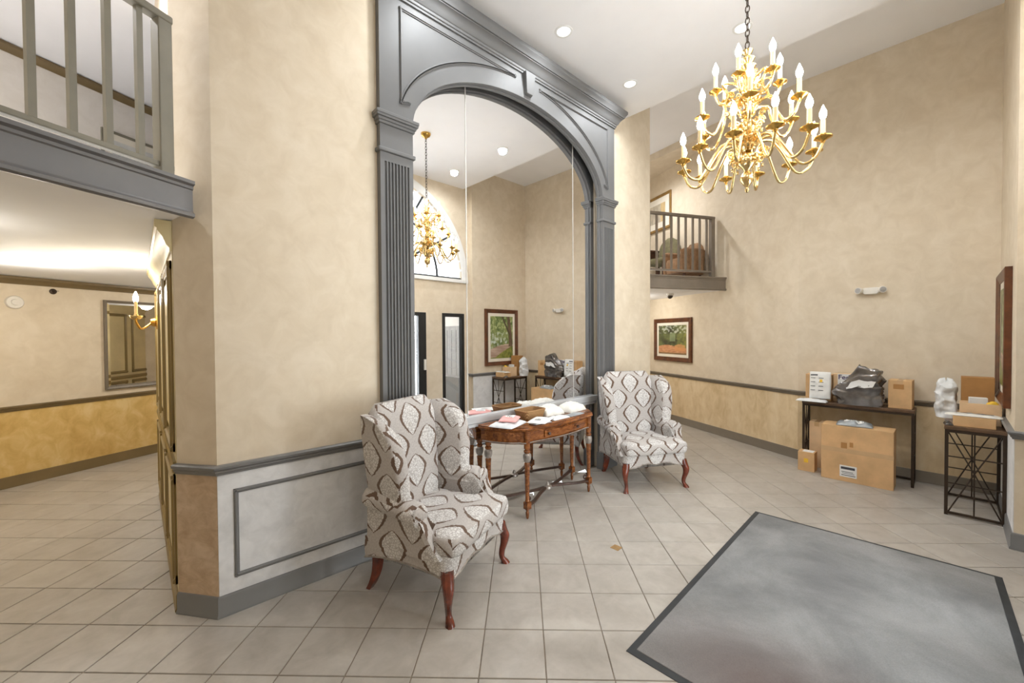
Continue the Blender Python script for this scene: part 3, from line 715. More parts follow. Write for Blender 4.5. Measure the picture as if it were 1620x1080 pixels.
def picture(name, label, P, n, w, h, zc, fw, fd, art, frame, matw, group=None):
    a = thing(name, label, 'picture', (P[0], P[1], zc), face_rot(*n), group)
    c = MB(); pf = [(0,0),(0,-fd*0.9),(0.15*fw,-fd),(0.45*fw,-fd*0.82),(0.8*fw,-fd*0.62),(fw,-fd*0.55),(fw,0)]
    loops = []
    for sx, sz in ((-1,-1),(1,-1),(1,1),(-1,1),(-1,-1)):
        loops.append([(sx*(w/2-d), y, sz*(h/2-d)) for d, y in pf])
    c.loft(loops, cap=False); c.build('frame', frame, a)
    c = MB(); c.box(-w/2+fw-0.004, w/2-fw+0.004, -fd*0.42, -0.002, -h/2+fw-0.004, h/2-fw+0.004); c.build('mat_board', 'mat_board', a)
    iw, ih = w/2-fw-matw, h/2-fw-matw; nx, nz = 56, 64; vs, fs, cols = [], [], []
    for j in range(nz+1):
        for i in range(nx+1):
            u, v = i/nx, j/nz; vs.append((-iw+2*iw*u, -fd*0.42-0.002, -ih+2*ih*v)); cols.append((*lin([max(0,min(255,q)) for q in art(u, v)]), 1))
    for j in range(nz):
        for i in range(nx): q = j*(nx+1)+i; fs.append((q, q+1, q+nx+2, q+nx+1))
    c = MB(); c.add(vs, fs); o = c.build('print', 'painting', a)
    ca_ = o.data.color_attributes.new('paint', 'FLOAT_COLOR', 'POINT')
    for i, q in enumerate(cols): ca_.data[i].color = q
    return a
NB_ = (-BN.x, -BN.y)
picture('framed_picture', 'brown framed print of a dark grove over an orange lane in the hallway', bp(2.33), NB_, 0.99, 0.765, 1.46, 0.075, 0.035, art_grove, 'frame_brown', 0.05)
picture('framed_picture', 'gold framed pale print hanging above the right balcony', bp(2.78), NB_, 0.85, 0.66, 3.81, 0.05, 0.03, art_pale, 'frame_gold', 0.11)
picture('framed_picture', 'tall brown framed print of a tree beside a park path', (5.33, YS+0.001), (0,1), 0.86, 1.09, 1.52, 0.075, 0.042, art_path, 'frame_brown', 0.06)
picture('framed_picture', 'thin framed pale print behind the left balcony railing', hp(-0.08), (-HN.x,-HN.y), 0.86, 0.75, 3.77, 0.03, 0.03, art_bland, 'rail_olive', 0.08)

# hallway wall mirror
a = thing('wall_mirror', 'rectangular mirror in a thin taupe frame on the hallway wall', 'mirror', (*hp(-0.10), 1.475), face_rot(-HN.x,-HN.y))
c = MB(); pf = [(0,0),(0,-0.028),(0.012,-0.032),(0.03,-0.02),(0.03,0)]; loops = [[(sx*(0.425-d), y, sz*(0.555-d)) for d, y in pf] for sx, sz in ((-1,-1),(1,-1),(1,1),(-1,1),(-1,-1))]
c.loft(loops, cap=False); c.build('frame', 'trim_taupe', a)
c = MB(); c.loft([[(sx*(0.40-d), y, sz*(0.53-d)) for sx, sz in ((-1,-1),(1,-1),(1,1),(-1,1))] for d, y in ((0,-0.004),(0,-0.010),(0.03,-0.014))]); c.build('mirror_glass', 'mirror', a)

# ================================================================== SMALL FITTINGS
a = thing('smoke_alarm', 'round white smoke alarm high on the hallway wall', 'smoke alarm', (*hp(-1.263), 1.947), face_rot(-HN.x,-HN.y))
R90 = Matrix.Rotation(PI/2, 4, 'X')
c = MB(); c.lathe([(0.0,0.0),(0.068,0.0),(0.07,0.012),(0.062,0.026),(0.04,0.03),(0.0,0.03)], n=24).xf(R90); c.build('base', 'white_plastic', a, smooth=40)
c = MB(); c.lathe([(0.0,0.03),(0.034,0.03),(0.03,0.042),(0.0,0.044)], n=20).xf(R90); c.build('sounder', 'white_plastic', a, smooth=40)
a = thing('sidewall_sprinkler', 'small brown sidewall sprinkler under the hallway crown moulding', 'sprinkler', (*hp(-0.963), 2.09), face_rot(-HN.x,-HN.y))
c = MB(); c.lathe([(0.0,0.0),(0.032,0.0),(0.03,0.006),(0.012,0.012),(0.012,0.035),(0.0,0.036)], n=16).xf(R90); c.build('escutcheon', 'bronze_metal', a, smooth=40)
c = MB(); c.box(-0.028, 0.028, -0.05, -0.04, 0.004, 0.008); c.box(-0.004,0.004,-0.045,-0.03,-0.01,0.01); c.build('deflector', 'bronze_metal', a)

a = thing('emergency_light', 'white two-headed emergency light on the parcel wall', 'emergency light', (XE, 0.61, 2.03), face_rot(-1,0))
c = MB(); c.loft([[(x, y, z) for x, z in ((-0.065-e,-0.02),(-0.05,-0.036-e*0.5),(0.05,-0.036-e*0.5),(0.065+e,-0.02),(0.065+e,0.026),(0.05,0.034),(-0.05,0.034),(-0.065-e,0.026))] for y, e in ((0,0.01),(-0.035,0.012),(-0.05,0.0))]); c.build('housing', 'white_plastic', a, smooth=35)
for sx in (-1, 1):
    c = MB(); c.lathe([(0.0,-0.02),(0.02,-0.02),(0.033,0.0),(0.036,0.03),(0.034,0.036),(0.0,0.034)], n=18)
    c.xf(Matrix.Translation((sx*0.088,-0.045,0.004)) @ Matrix.Rotation(sx*0.5,4,'Z') @ R90); lh = c.build('lamp_head', 'white_plastic', a, smooth=40)
    c = MB(); c.lathe([(0.0,0.0345),(0.029,0.0365),(0.0,0.039)], n=18); c.xf(Matrix.Translation((sx*0.088,-0.045,0.004)) @ Matrix.Rotation(sx*0.5,4,'Z') @ R90); c.build('lens', 'mailbox_grey', lh, smooth=True)

a = thing('dome_camera', 'small dark dome camera under the right balcony', 'security camera', (6.354, 3.097, ZF0))
c = MB(); c.lathe([(0.0,0.0),(0.06,0.0),(0.058,-0.03),(0.05,-0.036),(0.0,-0.036)], n=20); c.build('base', 'white_plastic', a, smooth=40)
c = MB(); c.lathe([(0.046,-0.034),(0.045,-0.05),(0.034,-0.072),(0.016,-0.084),(0.0,-0.086)], n=20); c.build('dome', 'dome_dark', a, smooth=40)

# brass wall sconce on the panelled wall
a = thing('wall_sconce', 'brass two-arm candle sconce on the cream panelled wall', 'sconce', (0.142, 4.80, 1.70))
c = MB(); c.lathe([(0.0,0.0),(0.06,0.0),(0.064,0.012),(0.04,0.022),(0.03,0.05),(0.0,0.055)], n=20).xf(Matrix.Rotation(-PI/2,4,'Y')); c.build('backplate', 'brass', a, smooth=40)
for sy in (-1, 1):
    pth = catmull([(-0.04,0,0.0),(-0.09,sy*0.05,-0.05),(-0.12,sy*0.12,-0.055),(-0.145,sy*0.15,0.0),(-0.145,sy*0.15,0.03)], 6)
    c = MB(); c.tube(pth, 0.008, 8); ar = c.build('arm', 'brass', a, smooth=True)
    c = MB(); c.lathe([(0.008,0.02),(0.03,0.03),(0.045,0.045),(0.043,0.05),(0.018,0.042),(0.015,0.06),(0.0,0.06)], -0.145, sy*0.15, 0, 16); c.build('drip_pan', 'brass_pale', ar, smooth=40)
    c = MB(); c.lathe([(0.011,0.05),(0.011,0.17),(0.0,0.17)], -0.145, sy*0.15, 0, 12); c.build('candle', 'candle_sleeve', ar, smooth=40)
    c = MB(); c.lathe([(0.006,0.17),(0.016,0.19),(0.018,0.205),(0.010,0.235),(0.001,0.255)], -0.145, sy*0.15, 0, 12); c.build('bulb', 'bulb', ar, smooth=True)
d = bpy.data.lights.new('sconce_glow', 'POINT'); d.energy = 9; d.color = (1.0, 0.92, 0.8); d.shadow_soft_size = 0.05
lo = bpy.data.objects.new('sconce_light', d); COL.objects.link(lo); lo.location = (-0.03, 4.80, 1.95)

# ================================================================== CHANDELIER
CHX, CHY = 2.90, 0.90
ch = thing('chandelier', 'three-tier brass candle chandelier with lit flame bulbs', 'chandelier', (CHX, CHY, 0))
c = MB(); c.lathe([(0.0,2.47),(0.008,2.475),(0.014,2.49),(0.008,2.505),(0.02,2.52),(0.038,2.545),(0.042,2.565),(0.03,2.59),(0.016,2.605),(0.022,2.62),(0.05,2.645),(0.06,2.67),(0.05,2.70),(0.026,2.72),(0.02,2.74),(0.05,2.752),(0.06,2.77),(0.05,2.79),(0.024,2.805),
                   (0.018,2.83),(0.028,2.85),(0.05,2.88),(0.052,2.905),(0.03,2.93),(0.018,2.945),(0.042,2.958),(0.05,2.975),(0.036,2.99),(0.018,3.01),(0.022,3.03),(0.04,3.055),(0.042,3.08),(0.024,3.105),(0.034,3.115),(0.04,3.13),(0.03,3.145),(0.016,3.16),
                   (0.02,3.19),(0.026,3.24),(0.046,3.262),(0.05,3.27),(0.03,3.272),(0.02,3.285),(0.036,3.305),(0.044,3.318),(0.02,3.325),(0.018,3.345),(0.03,3.36),(0.034,3.372),(0.012,3.385),(0.0,3.39)], n=20)
c.build('column', 'brass_pale', ch, smooth=50)
def tier(n, r, zroot, zcup, dip, a0, sc):
    src = None
    for i in range(n):
        an = a0+2*PI*i/n
        if src is None:
            pth = catmull([(0.03,0,zroot),(0.07,0,zroot+0.05),(0.14,0,zroot+0.055),(0.16+(r-0.30)*0.4,0,zroot-0.01),(r*0.72,0,zcup-dip),(r*0.90,0,zcup-dip+0.01),(r,0,zcup-0.02)], 6)
            b2 = MB(); b2.tube(pth, [0.0085]*len(pth), 8)
            src = b2.build('arm', 'brass_pale', ch, smooth=True)
            for q_ in ((0.095,-0.02,0.026,0.0,0.006),(0.055,0.085,0.03,2.0,0.005)):
                s2 = MB(); s2.tube([(q_[0]+q_[2]*(1-t/16)*math.cos(q_[3]+t*0.75), 0, zroot+q_[1]+q_[2]*(1-t/16)*math.sin(q_[3]+t*0.75)) for t in range(15)], q_[4], 6)
                s2.build('scroll', 'brass_pale', src, smooth=True)
            d2 = MB(); d2.lathe([(0.0,-0.022),(0.009,-0.02),(0.012,-0.008),(0.022,0.0),(0.046*sc,0.010),(0.047*sc,0.015),(0.02,0.010),(0.017,0.016),(0.021,0.028),(0.017,0.034),(0.0,0.034)], r, 0, zcup, 18); d2.build('drip_pan', 'brass', src, smooth=45)
            e2 = MB(); e2.lathe([(0.0125,0.03),(0.0125,0.115),(0.0,0.116)], r, 0, zcup, 12); e2.build('candle', 'candle_sleeve', src, smooth=40)
            f2 = MB(); f2.lathe([(0.006,0.115),(0.014,0.128),(0.0185,0.145),(0.016,0.162),(0.008,0.182),(0.001,0.2)], r, 0, zcup, 12); f2.build('bulb', 'bulb', src, smooth=True)
            src.rotation_euler = (0,0,an)
        else:
            o = copy_tree(src, ch); o.rotation_euler = (0,0,an)
tier(12, 0.388, 2.735, 2.69, 0.105, 0.13, 1.0)
tier(6, 0.295, 2.965, 2.93, 0.085, 0.35, 0.95)
tier(6, 0.185, 3.125, 3.13, 0.07, 0.05, 0.85)
for r0, z0 in ((0.075, 2.70), (0.07, 2.92), (0.06, 3.10)):       # pendant scrolls under each tier
    for i in range(8):
        an = 2*PI*i/8+0.2; c = MB()
        c.tube([((r0+0.022*(1-t/18)*math.cos(t*0.6)), 0, z0-0.03+0.03*(1-t/18)*math.sin(t*0.6)) for t in range(16)], 0.005, 6)
        c.lathe([(0.0,-0.085),(0.008,-0.078),(0.005,-0.068),(0.009,-0.06),(0.0,-0.055)], r0+0.01, 0, z0, 8)
        o = c.build('pendant', 'brass_pale', ch, smooth=True); o.rotation_euler = (0,0,an)
c = MB(); zz = 3.39; i = 0
while zz < 4.18:
    ax = i % 2
    lp = [((0.012*math.cos(2*PI*j/10) if ax else 0), (0 if ax else 0.012*math.cos(2*PI*j/10)), zz+0.02+0.024*math.sin(2*PI*j/10)) for j in range(11)]
    c.tube(lp, 0.0035, 5, cap=False); zz += 0.038; i += 1
c.build('chain', 'bronze_metal', ch, smooth=True)
c = MB(); c.lathe([(0.0,4.17),(0.012,4.175),(0.02,4.195),(0.055,4.215),(0.065,4.24),(0.065,4.25),(0.0,4.25)], n=24); c.build('canopy', 'brass', ch, smooth=40)

# ================================================================== WING ARMCHAIRS
def rr_loop(cx, cy, hx, hy, n=4, p=0.35):
    r = min(hx, hy)*p*2; r = min(r, hx*0.98, hy*0.98); out = []
    for sx, sy, a0 in ((1,1,0),(-1,1,PI/2),(-1,-1,PI),(1,-1,1.5*PI)):
        for i in range(n+1):
            a = a0+PI/2*i/n; out.append((cx+sx*(hx-r)+r*math.cos(a), cy+sy*(hy-r)+r*math.sin(a)))
    return out
def make_chair(label):
    t = thing('wing_armchair', label, 'armchair')
    # seat rail with scalloped lower edge (local: x across, y forward, z up)
    c = MB(); n = 24; per = []
    hx, y0, y1 = 0.335, -0.29, 0.315
    def side(p, q, m):
        return [(p[0]+(q[0]-p[0])*i/m, p[1]+(q[1]-p[1])*i/m) for i in range(m)]
    cs = [(-hx,y0*1.0),(hx,y0),(hx+0.005,y1-0.03),(hx-0.03,y1),(-hx+0.03,y1),(-hx-0.005,y1-0.03)]
    for i in range(6): per += side(cs[i], cs[(i+1)%6], 8 if i in (0,1,3,5) else 2)
    def zlow(x, y):
        if y > y1-0.005: u = x/(hx); return 0.215+0.045*math.cos(u*PI*0.5)**0.6 - (0.012*math.cos(u*3*PI) if abs(u) < 0.9 else 0)
        u = (y-0.0)/0.3; return 0.225+0.04*max(0, math.cos(u*PI*0.5))**0.6
    c.loft([[(x*0.97, y*0.97, zlow(x,y)+0.001) for x, y in per], [(x, y, zlow(x,y)) for x, y in per], [(x*1.01, y*1.01, 0.29) for x, y in per], [(x*1.0, y*1.0, 0.365) for x, y in per]])
    c.build('seat_rail', 'damask', t, smooth=60, uv=True)
    c = MB(); c.tube([(x*1.005, y*1.005, zlow(x,y)+0.006) for x, y in per]+[(per[0][0]*1.005, per[0][1]*1.005, zlow(*per[0])+0.006)], 0.006, 6); c.build('nail_trim', 'console_silver', t, smooth=True)
    # T-shaped seat cushion
    c = MB(); out = []
    T = [(-0.262,-0.20),(0.262,-0.20),(0.262,0.16),(0.275,0.185),(0.335,0.195),(0.345,0.24),(0.335,0.335),(0.30,0.358),(-0.30,0.358),(-0.335,0.335),(-0.345,0.24),(-0.335,0.195),(-0.275,0.185),(-0.262,0.16)]
    P2 = []
    for i in range(len(T)): P2 += side(T[i], T[(i+1)%len(T)], 6 if math.dist(T[i],T[(i+1)%len(T)]) > 0.2 else 2)
    cy = 0.08
    lay = [(0.90,0.358),(0.985,0.366),(1.0,0.385),(1.012,0.415),(1.0,0.448),(0.975,0.465),(0.85,0.482),(0.55,0.492),(0.2,0.495)]
    c.loft([[(x*s, cy+(y-cy)*s, z) for x, y in P2] for s, z in lay]); c.build('seat_cushion', 'damask', t, smooth=60, uv=True)
    # back: raked, crowned slab
    c = MB(); lo = []
    for i in range(15):
        u = i/14; z = 0.40+0.72*u; yb = -0.215-0.075*u; w = 0.262+0.035*math.sin(u*PI*0.5); th = 0.058+0.012*math.sin(u*PI)
        if u > 0.85: k_ = (u-0.85)/0.15; w *= math.sqrt(max(0.02, 1-0.35*k_*k_)); th *= math.sqrt(max(0.05, 1-0.9*k_*k_))
        L_ = rr_loop(0, 0, w, th, 4, 0.42)
        lo.append([(x, yb+y+(0.02*(1-(x/w)**2) if y > 0 else 0), z+0.05*(1-(x/0.3)**2)*u**3) for x, y in L_])
    c.loft(lo); c.build('backrest', 'damask', t, smooth=70, uv=True)
    for sx in (-1, 1):
        # wing: sweeps forward from the back, curls outward, runs into the arm
        c = MB(); lo = []
        for i in range(17):
            u = i/16; z = 0.55+0.535*u
            yb = -0.215-0.075*(z-0.40)/0.72
            fw_ = 0.235+0.045*math.sin(u*PI*1.0)-0.02*u
            if u < 0.22: fw_ += 0.07*((0.22-u)/0.22)**2
            if u > 0.72: fw_ *= math.sqrt(max(0.03, 1-((u-0.72)/0.285)**2*0.93))
            th = 0.034+0.014*math.sin(u*PI)
            if u > 0.93: th *= 0.7
            L_ = rr_loop(0, 0, fw_/2+0.03, th, 4, 0.48)
            ring = []
            for a_, b2 in L_:
                f_ = (a_+fw_/2+0.03)/(fw_+0.06)
                xo = 0.285+0.02*u+0.075*f_**1.7*(0.4+0.6*u)
                bul = 1.0+0.35*f_**3
                ring.append((sx*(xo+b2*bul), yb-0.02+(a_+fw_/2), z+0.02*f_*(u-0.5)))
            lo.append(ring)
        c.loft(lo); c.build('wing', 'damask', t, smooth=70, uv=True)
        # arm: upright panel with an outward roll on top, scroll at the front
        c = MB(); lo = []
        sec = [(-0.035,0.33),(-0.038,0.45),(-0.036,0.55),(-0.05,0.585),(-0.042,0.625),(-0.005,0.648),(0.04,0.645),(0.072,0.615),(0.076,0.575),(0.055,0.545),(0.035,0.53),(0.036,0.45),(0.04,0.33)]
        for i in range(13):
            u = i/12; y = -0.27+0.40*u; flare = 0.03*u*u; zz = 0.0-0.03*math.sin(u*PI*0.5)*0.6+0.012*(1-u)
            e = 1.0 if i < 12 else 0.86
            lo.append([(sx*(0.30+flare+x*e*(1.0 if z < 0.53 else 1.0+0.10*u)), y+(0.006 if i==12 else 0)+(max(0,0.545-z)/0.215*0.125*u), (z-0.49)*e+0.49+(zz if z > 0.5 else 0)) for x, z in sec])
        c.loft(lo); am = c.build('arm', 'damask', t, smooth=60, uv=True)
        # scroll facing on the arm front
        c = MB(); yf = 0.132
        c.lathe([(0.0,-0.004),(0.05,-0.004),(0.062,0.004),(0.058,0.014),(0.03,0.020),(0.0,0.021)], n=20).xf(Matrix.Translation((sx*0.352, yf, 0.566)) @ Matrix.Rotation(-PI/2, 4, 'X')); c.build('arm_scroll', 'damask', am, smooth=60, uv=True)
        lo = []
        for i in range(7):
            q_ = i/6; z = 0.345+0.20*q_; yc = 0.262-0.118*q_**0.8; x0, x1 = 0.296+0.02*q_, 0.372+0.02*q_
            lo.append([(sx*x0, yc-0.012, z), (sx*x1, yc-0.012, z), (sx*(x1-0.006), yc+0.014, z+0.006), (sx*(x0+0.006), yc+0.014, z+0.006)])
        c = MB(); c.loft(lo); c.build('arm_front', 'damask', am, smooth=40, uv=True)
        # cabriole front leg
        pth = [(0.315,0.285,0.285),(0.325,0.295,0.235),(0.340,0.310,0.19),(0.338,0.308,0.14),(0.325,0.298,0.085),(0.322,0.298,0.045),(0.333,0.312,0.018),(0.338,0.318,0.0)]
        rad = [0.040,0.040,0.034,0.027,0.021,0.019,0.026,0.030]
        P3 = catmull(pth, 4); R3 = [np.interp(i/(len(P3)-1), np.linspace(0,1,len(rad)), rad) for i in range(len(P3))]
        c = MB(); c.loft([[(sx*(p.x+rr*a_), p.y+rr*b2, max(0, p.z)) for a_, b2 in ((1.0,0.35),(0.72,0.72),(0.35,1.0),(-0.35,0.9),(-0.75,0.55),(-0.9,-0.2),(-0.6,-0.75),(0.1,-0.9),(0.7,-0.55))] for p, rr in zip(P3, R3)])
        c.build('leg', 'mahogany', t, smooth=50)
        # swept back leg
        P3 = catmull([(0.255,-0.265,0.30),(0.258,-0.262,0.20),(0.262,-0.27,0.12),(0.266,-0.295,0.05),(0.268,-0.325,0.0)], 4); R3 = [0.030-0.012*i/(len(P3)-1) for i in range(len(P3))]
        c = MB(); c.loft([[(sx*p.x+a_*rr, p.y+b2*rr, max(0,p.z)) for a_, b2 in ((1,0.8),(-1,0.8),(-1,-0.8),(1,-0.8))] for p, rr in zip(P3, R3)]); c.build('leg', 'mahogany', t, smooth=30)
    return t
chair = make_chair('silver damask wing armchair beside the grey wainscot left of the mirror')
chair.location = (1.41, 2.245, 0); chair.rotation_euler = (0, 0, math.atan2(-0.374, -0.927))
chair['group'] = 'matching wing armchairs'
c2 = copy_tree(chair); c2['label'] = 'silver damask wing armchair by the hallway opening right of the console table'
c2.location = (3.97, 2.275, 0); c2.rotation_euler = (0, 0, math.atan2(0.499, -0.867))

# ================================================================== CONSOLE TABLE in front of the mirror
TX, TZ, TYB = 2.85, 0.79, 2.79
half = [(0.0,2.372),(0.12,2.375),(0.25,2.388),(0.36,2.405),(0.41,2.408),(0.455,2.405),(0.49,2.43),(0.50,2.455),(0.535,2.485),(0.59,2.545),(0.635,2.62),(0.665,2.69),(0.68,2.74),(0.685,TYB)]
outline = [(-x, y) for x, y in half[::-1]] + half[1:]
def inset(pl, e):
    return [(x*(1-e/0.69), (y+e*0.9 if y < TYB-1e-6 else y)) for x, y in pl]
ct = thing('console_table', 'carved brown bow-front console table against the mirror', 'table', (TX, 0, 0))
c = MB(); lay = [(0.012,TZ-0.038),(0.002,TZ-0.030),(0.0,TZ-0.02),(0.006,TZ-0.012),(0.004,TZ-0.004),(0.014,TZ)]
c.loft([[(x, y, z) for x, y in inset(outline, e)] for e, z in lay]); c.build('tabletop', 'console_wood', ct, smooth=35)
c = MB(); q = inset(outline, 0.03); c.loft([[(x, y, z) for x, y in inset(outline, e)] for e, z in ((0.035,0.635),(0.028,0.64),(0.026,0.655),(0.036,0.66),(0.036,0.735),(0.026,0.742),(0.02,TZ-0.036))]); c.build('apron', 'console_wood', ct, smooth=35)
fcur = [p for p in inset(outline, 0.030)]
fr = [p for p in fcur if abs(p[0]) < 0.33]
c = MB(); c.loft([[(x*0.98, y-0.004, z), (x*0.98, y+0.012, z)] for z in (0,)][:0] or [[(fr[i][0], fr[i][1]-0.006, 0.668), (fr[i][0], fr[i][1]-0.006, 0.728), (fr[i][0], fr[i][1]+0.01, 0.728), (fr[i][0], fr[i][1]+0.01, 0.668)] for i in range(len(fr))])
dr = c.build('drawer', 'console_wood', ct, smooth=35)
for x in (-0.2, 0.2):
    c = MB(); c.lathe([(0.0,0.0),(0.006,0.0),(0.006,0.010),(0.014,0.014),(0.015,0.022),(0.0,0.026)], n=14).xf(Matrix.Translation((x, 2.388+0.03*0.9-0.01, 0.698)) @ R90); c.build('knob', 'console_dark', dr, smooth=40)
c = MB(); pts = catmull([(x, y-0.004, 0.65) for x, y in inset(outline, 0.026)[1:-1]], 8)
for i, p in enumerate(pts):
    if i % 1 == 0: c.lathe([(0.0,-0.006),(0.005,-0.004),(0.0065,0.0),(0.005,0.004),(0.0,0.006)], p.x, p.y, p.z, 6)
c.build('beading', 'console_silver', ct, smooth=True)
legs = [(-0.43,2.44),(0.43,2.44),(-0.59,2.765),(0.57,2.765)]
src = None
for i, (x, y) in enumerate(legs):
    if src is None:
        c = MB(); n = 20
        prof = [(0.007,0.0),(0.012,0.012),(0.014,0.03),(0.016,0.055),(0.010,0.066),(0.018,0.078),(0.016,0.086)]
        c.lathe(prof, 0, 0, 0, 16)
        c.box(-0.024,0.024,-0.024,0.024,0.086,0.145)
        body = [(0.016,0.145),(0.021,0.155),(0.016,0.165),(0.018,0.19),(0.0245,0.45),(0.027,0.475),(0.019,0.485),(0.028,0.50),(0.033,0.525),(0.032,0.55),(0.022,0.562),(0.029,0.572),(0.029,0.582),(0.02,0.59),(0.02,0.60)]
        lo = []
        for r, z in body:
            fl_ = 0.10 if 0.18 < z < 0.46 else 0.0
            lo.append([(r*(1-fl_*(j%2))*math.cos(2*PI*j/20), r*(1-fl_*(j%2))*math.sin(2*PI*j/20), z) for j in range(20)])
        c.loft(lo)
        c.lathe([(0.027,0.60),(0.027,0.745),(0.031,0.75),(0.031,0.752)], 0, 0, 0, 16)
        src = c.build('leg', 'console_wood', ct, smooth=40, loc=(x, y, 0))
    else: share(src, 'leg', ct, (x, y, 0))
for x, y in legs:
    c = MB(); c.lathe([(0.019,0.483),(0.030,0.497),(0.036,0.522),(0.035,0.548),(0.024,0.562)], x, y, 0, 10); c.build('leg_collar', 'console_silver', ct, smooth=30)
# stretchers meeting at a carved centre
CEN = (0.0, 2.60, 0.115)
for x, y in legs:
    p = [(x*0.97, y, 0.115), (x*0.72, y+(0.03 if y < 2.6 else -0.055), 0.115), (x*0.35, 2.60+(-0.05 if y < 2.6 else 0.04), 0.118), (CEN[0]+math.copysign(0.03,x), CEN[1], 0.12)]
    P3 = catmull(p, 6); c = MB(); lo = []
    for i, q in enumerate(P3):
        t_ = (P3[min(i+1,len(P3)-1)]-P3[max(0,i-1)]).normalized(); s_ = Vector((-t_.y,t_.x,0))
        lo.append([tuple(q+s_*a_+Vector((0,0,b2))) for a_, b2 in ((-0.018,-0.008),(0.018,-0.008),(0.018,0.004),(0.011,0.010),(-0.011,0.010),(-0.018,0.004))])
    c.loft(lo); c.build('stretcher', 'console_dark', ct, smooth=35)
c = MB(); c.lathe([(0.0,0.10),(0.03,0.10),(0.045,0.11),(0.04,0.13),(0.02,0.14),(0.018,0.155),(0.008,0.17),(0.0,0.172)], CEN[0], CEN[1], 0, 18); c.build('finial', 'console_silver', ct, smooth=40)
for x, y in legs[:2]:
    sx = 1 if x < 0 else -1; c = MB()
    c.tube([(x+sx*(0.035+0.035*(1-t/22)*math.cos(2.2+t*0.42)), y+0.02, 0.16+0.035*(1-t/22)*math.sin(2.2+t*0.42)) for t in range(18)], 0.007, 6); c.build('scroll_bracket', 'console_dark', ct, smooth=True)

# ================================================================== PARCELS
def pillow_fn(w, h, t, seed, wr=0.35, p=2.6):
    rnd = random.Random(seed); ox, oy = rnd.uniform(0, 50), rnd.uniform(0, 50)
    def f(u, v):                 # u,v in -1..1
        e = max(0.0, (1-abs(u)**p)*(1-abs(v)**p))**0.45
        nz = fbm((u*w+ox)*1.0, (v*h+oy)*1.0, 9, 3)*wr
        pinch = 1-0.05*abs(v)**3*abs(math.sin(u*5+ox))
        return (u*w/2*pinch, v*h/2*(1-0.04*abs(u)**3*abs(math.sin(v*6+oy))), 0.004+t*e*(1+nz))
    return f
def mailer(name, label, cat, loc, rot, w, h, t, mat, seed, lab=None, wr=0.35, group=None, drape=None, tilt=(0,0)):
    """soft bag lying flat on z=0, optional printed label given as u0,u1,v0,v1"""
    f = pillow_fn(w, h, t, seed, wr); n = 26; vs, fs = [], []
    dr_ = drape or (lambda x, y: 0.0)
    for s in (1, 0):
        for j in range(n+1):
            for i in range(n+1):
                u, v = -1+2*i/n, -1+2*j/n; x, y, z = f(u, v)
                vs.append((x, y, (z if s else max(0.0, 0.003-0.0*z))+dr_(x, y)))
    M_ = (n+1)**2
    for j in range(n):
        for i in range(n):
            q = j*(n+1)+i; fs.append((q, q+1, q+n+2, q+n+1)); fs.append((M_+q, M_+q+n+1, M_+q+n+2, M_+q+1))
    rim = [i for i in range(n)] + [i*(n+1)+n for i in range(n)] + [n*(n+1)+n-i for i in range(n)] + [(n-i)*(n+1) for i in range(n)]
    for a_, b2 in zip(rim, rim[1:]+rim[:1]): fs.append((a_, M_+a_, M_+b2, b2))
    c = MB(); c.add(vs, fs); o = c.build(name, mat, smooth=75); o.location = loc; o.rotation_euler = (tilt[0], tilt[1], rot)
    tag(o, label, cat, group)
    for k_, L_ in enumerate(lab or []):
        u0, u1, v0, v1, lm = L_; m_ = 8; vs, fs = [], []
        for j in range(m_+1):
            for i in range(m_+1):
                x, y, z = f(u0+(u1-u0)*i/m_, v0+(v1-v0)*j/m_); vs.append((x, y, z+dr_(x, y)+0.0015+0.0006*k_))
        for j in range(m_):
            for i in range(m_): q = j*(m_+1)+i; fs.append((q, q+1, q+m_+2, q+m_+1))
        c = MB(); c.add(vs, fs); c.build('shipping_label' if lm != 'ink' else 'print_lines', lm, o, smooth=75)
    return o
def lines(u0, u1, v0, v1, n):
    return [(u0, u0+(u1-u0)*(0.6+0.4*((i*37)%5)/4), v0+(v1-v0)*(i+0.1)/n, v0+(v1-v0)*(i+0.5)/n, 'ink') for i in range(n)]
zt = TZ
mailer('poly_mailer', 'pale wrinkled mailer under the pink mailer on the console table', 'mailer', (2.35,2.60,zt), 0.35, 0.32, 0.23, 0.028, 'poly_white', 1)
mailer('poly_mailer', 'flat white mailer at the front left of the console table', 'mailer', (2.60,2.455,zt), -0.05, 0.2, 0.10, 0.014, 'poly_white', 2)
mailer('poly_mailer', 'pink mailer with a white label on the console table', 'mailer', (2.385,2.62,zt+0.036), 0.62, 0.23, 0.16, 0.024, 'poly_pink', 3, [(-0.35,0.45,-0.55,0.5,'paper_white')]+lines(-0.2,0.3,-0.3,0.3,3))
mailer('poly_mailer', 'white paper mailer with a printed address on the console front edge', 'mailer', (2.605,2.455,zt+0.02), 0.45, 0.28, 0.17, 0.006, 'paper_white', 4, lines(-0.4,0.2,-0.1,0.5,4), 0.5)
mailer('poly_mailer', 'thin white mailer beside the basket on the console table', 'mailer', (2.86,2.475,zt), 0.03, 0.24, 0.12, 0.016, 'poly_white', 5)
mailer('poly_mailer', 'grey flat mailer near the right end of the console table', 'mailer', (3.10,2.47,zt), 0.06, 0.22, 0.09, 0.012, 'poly_grey', 6)
mailer('poly_mailer', 'plump cream mailer at the right end of the console table', 'mailer', (3.255,2.645,zt), 0.10, 0.30, 0.21, 0.075, 'poly_cream', 7, None, 0.22)
mailer('poly_mailer', 'plump white mailer leaning behind the basket on the console table', 'mailer', (2.95,2.67,zt), -0.05, 0.25, 0.21, 0.085, 'poly_cream', 8, None, 0.22)
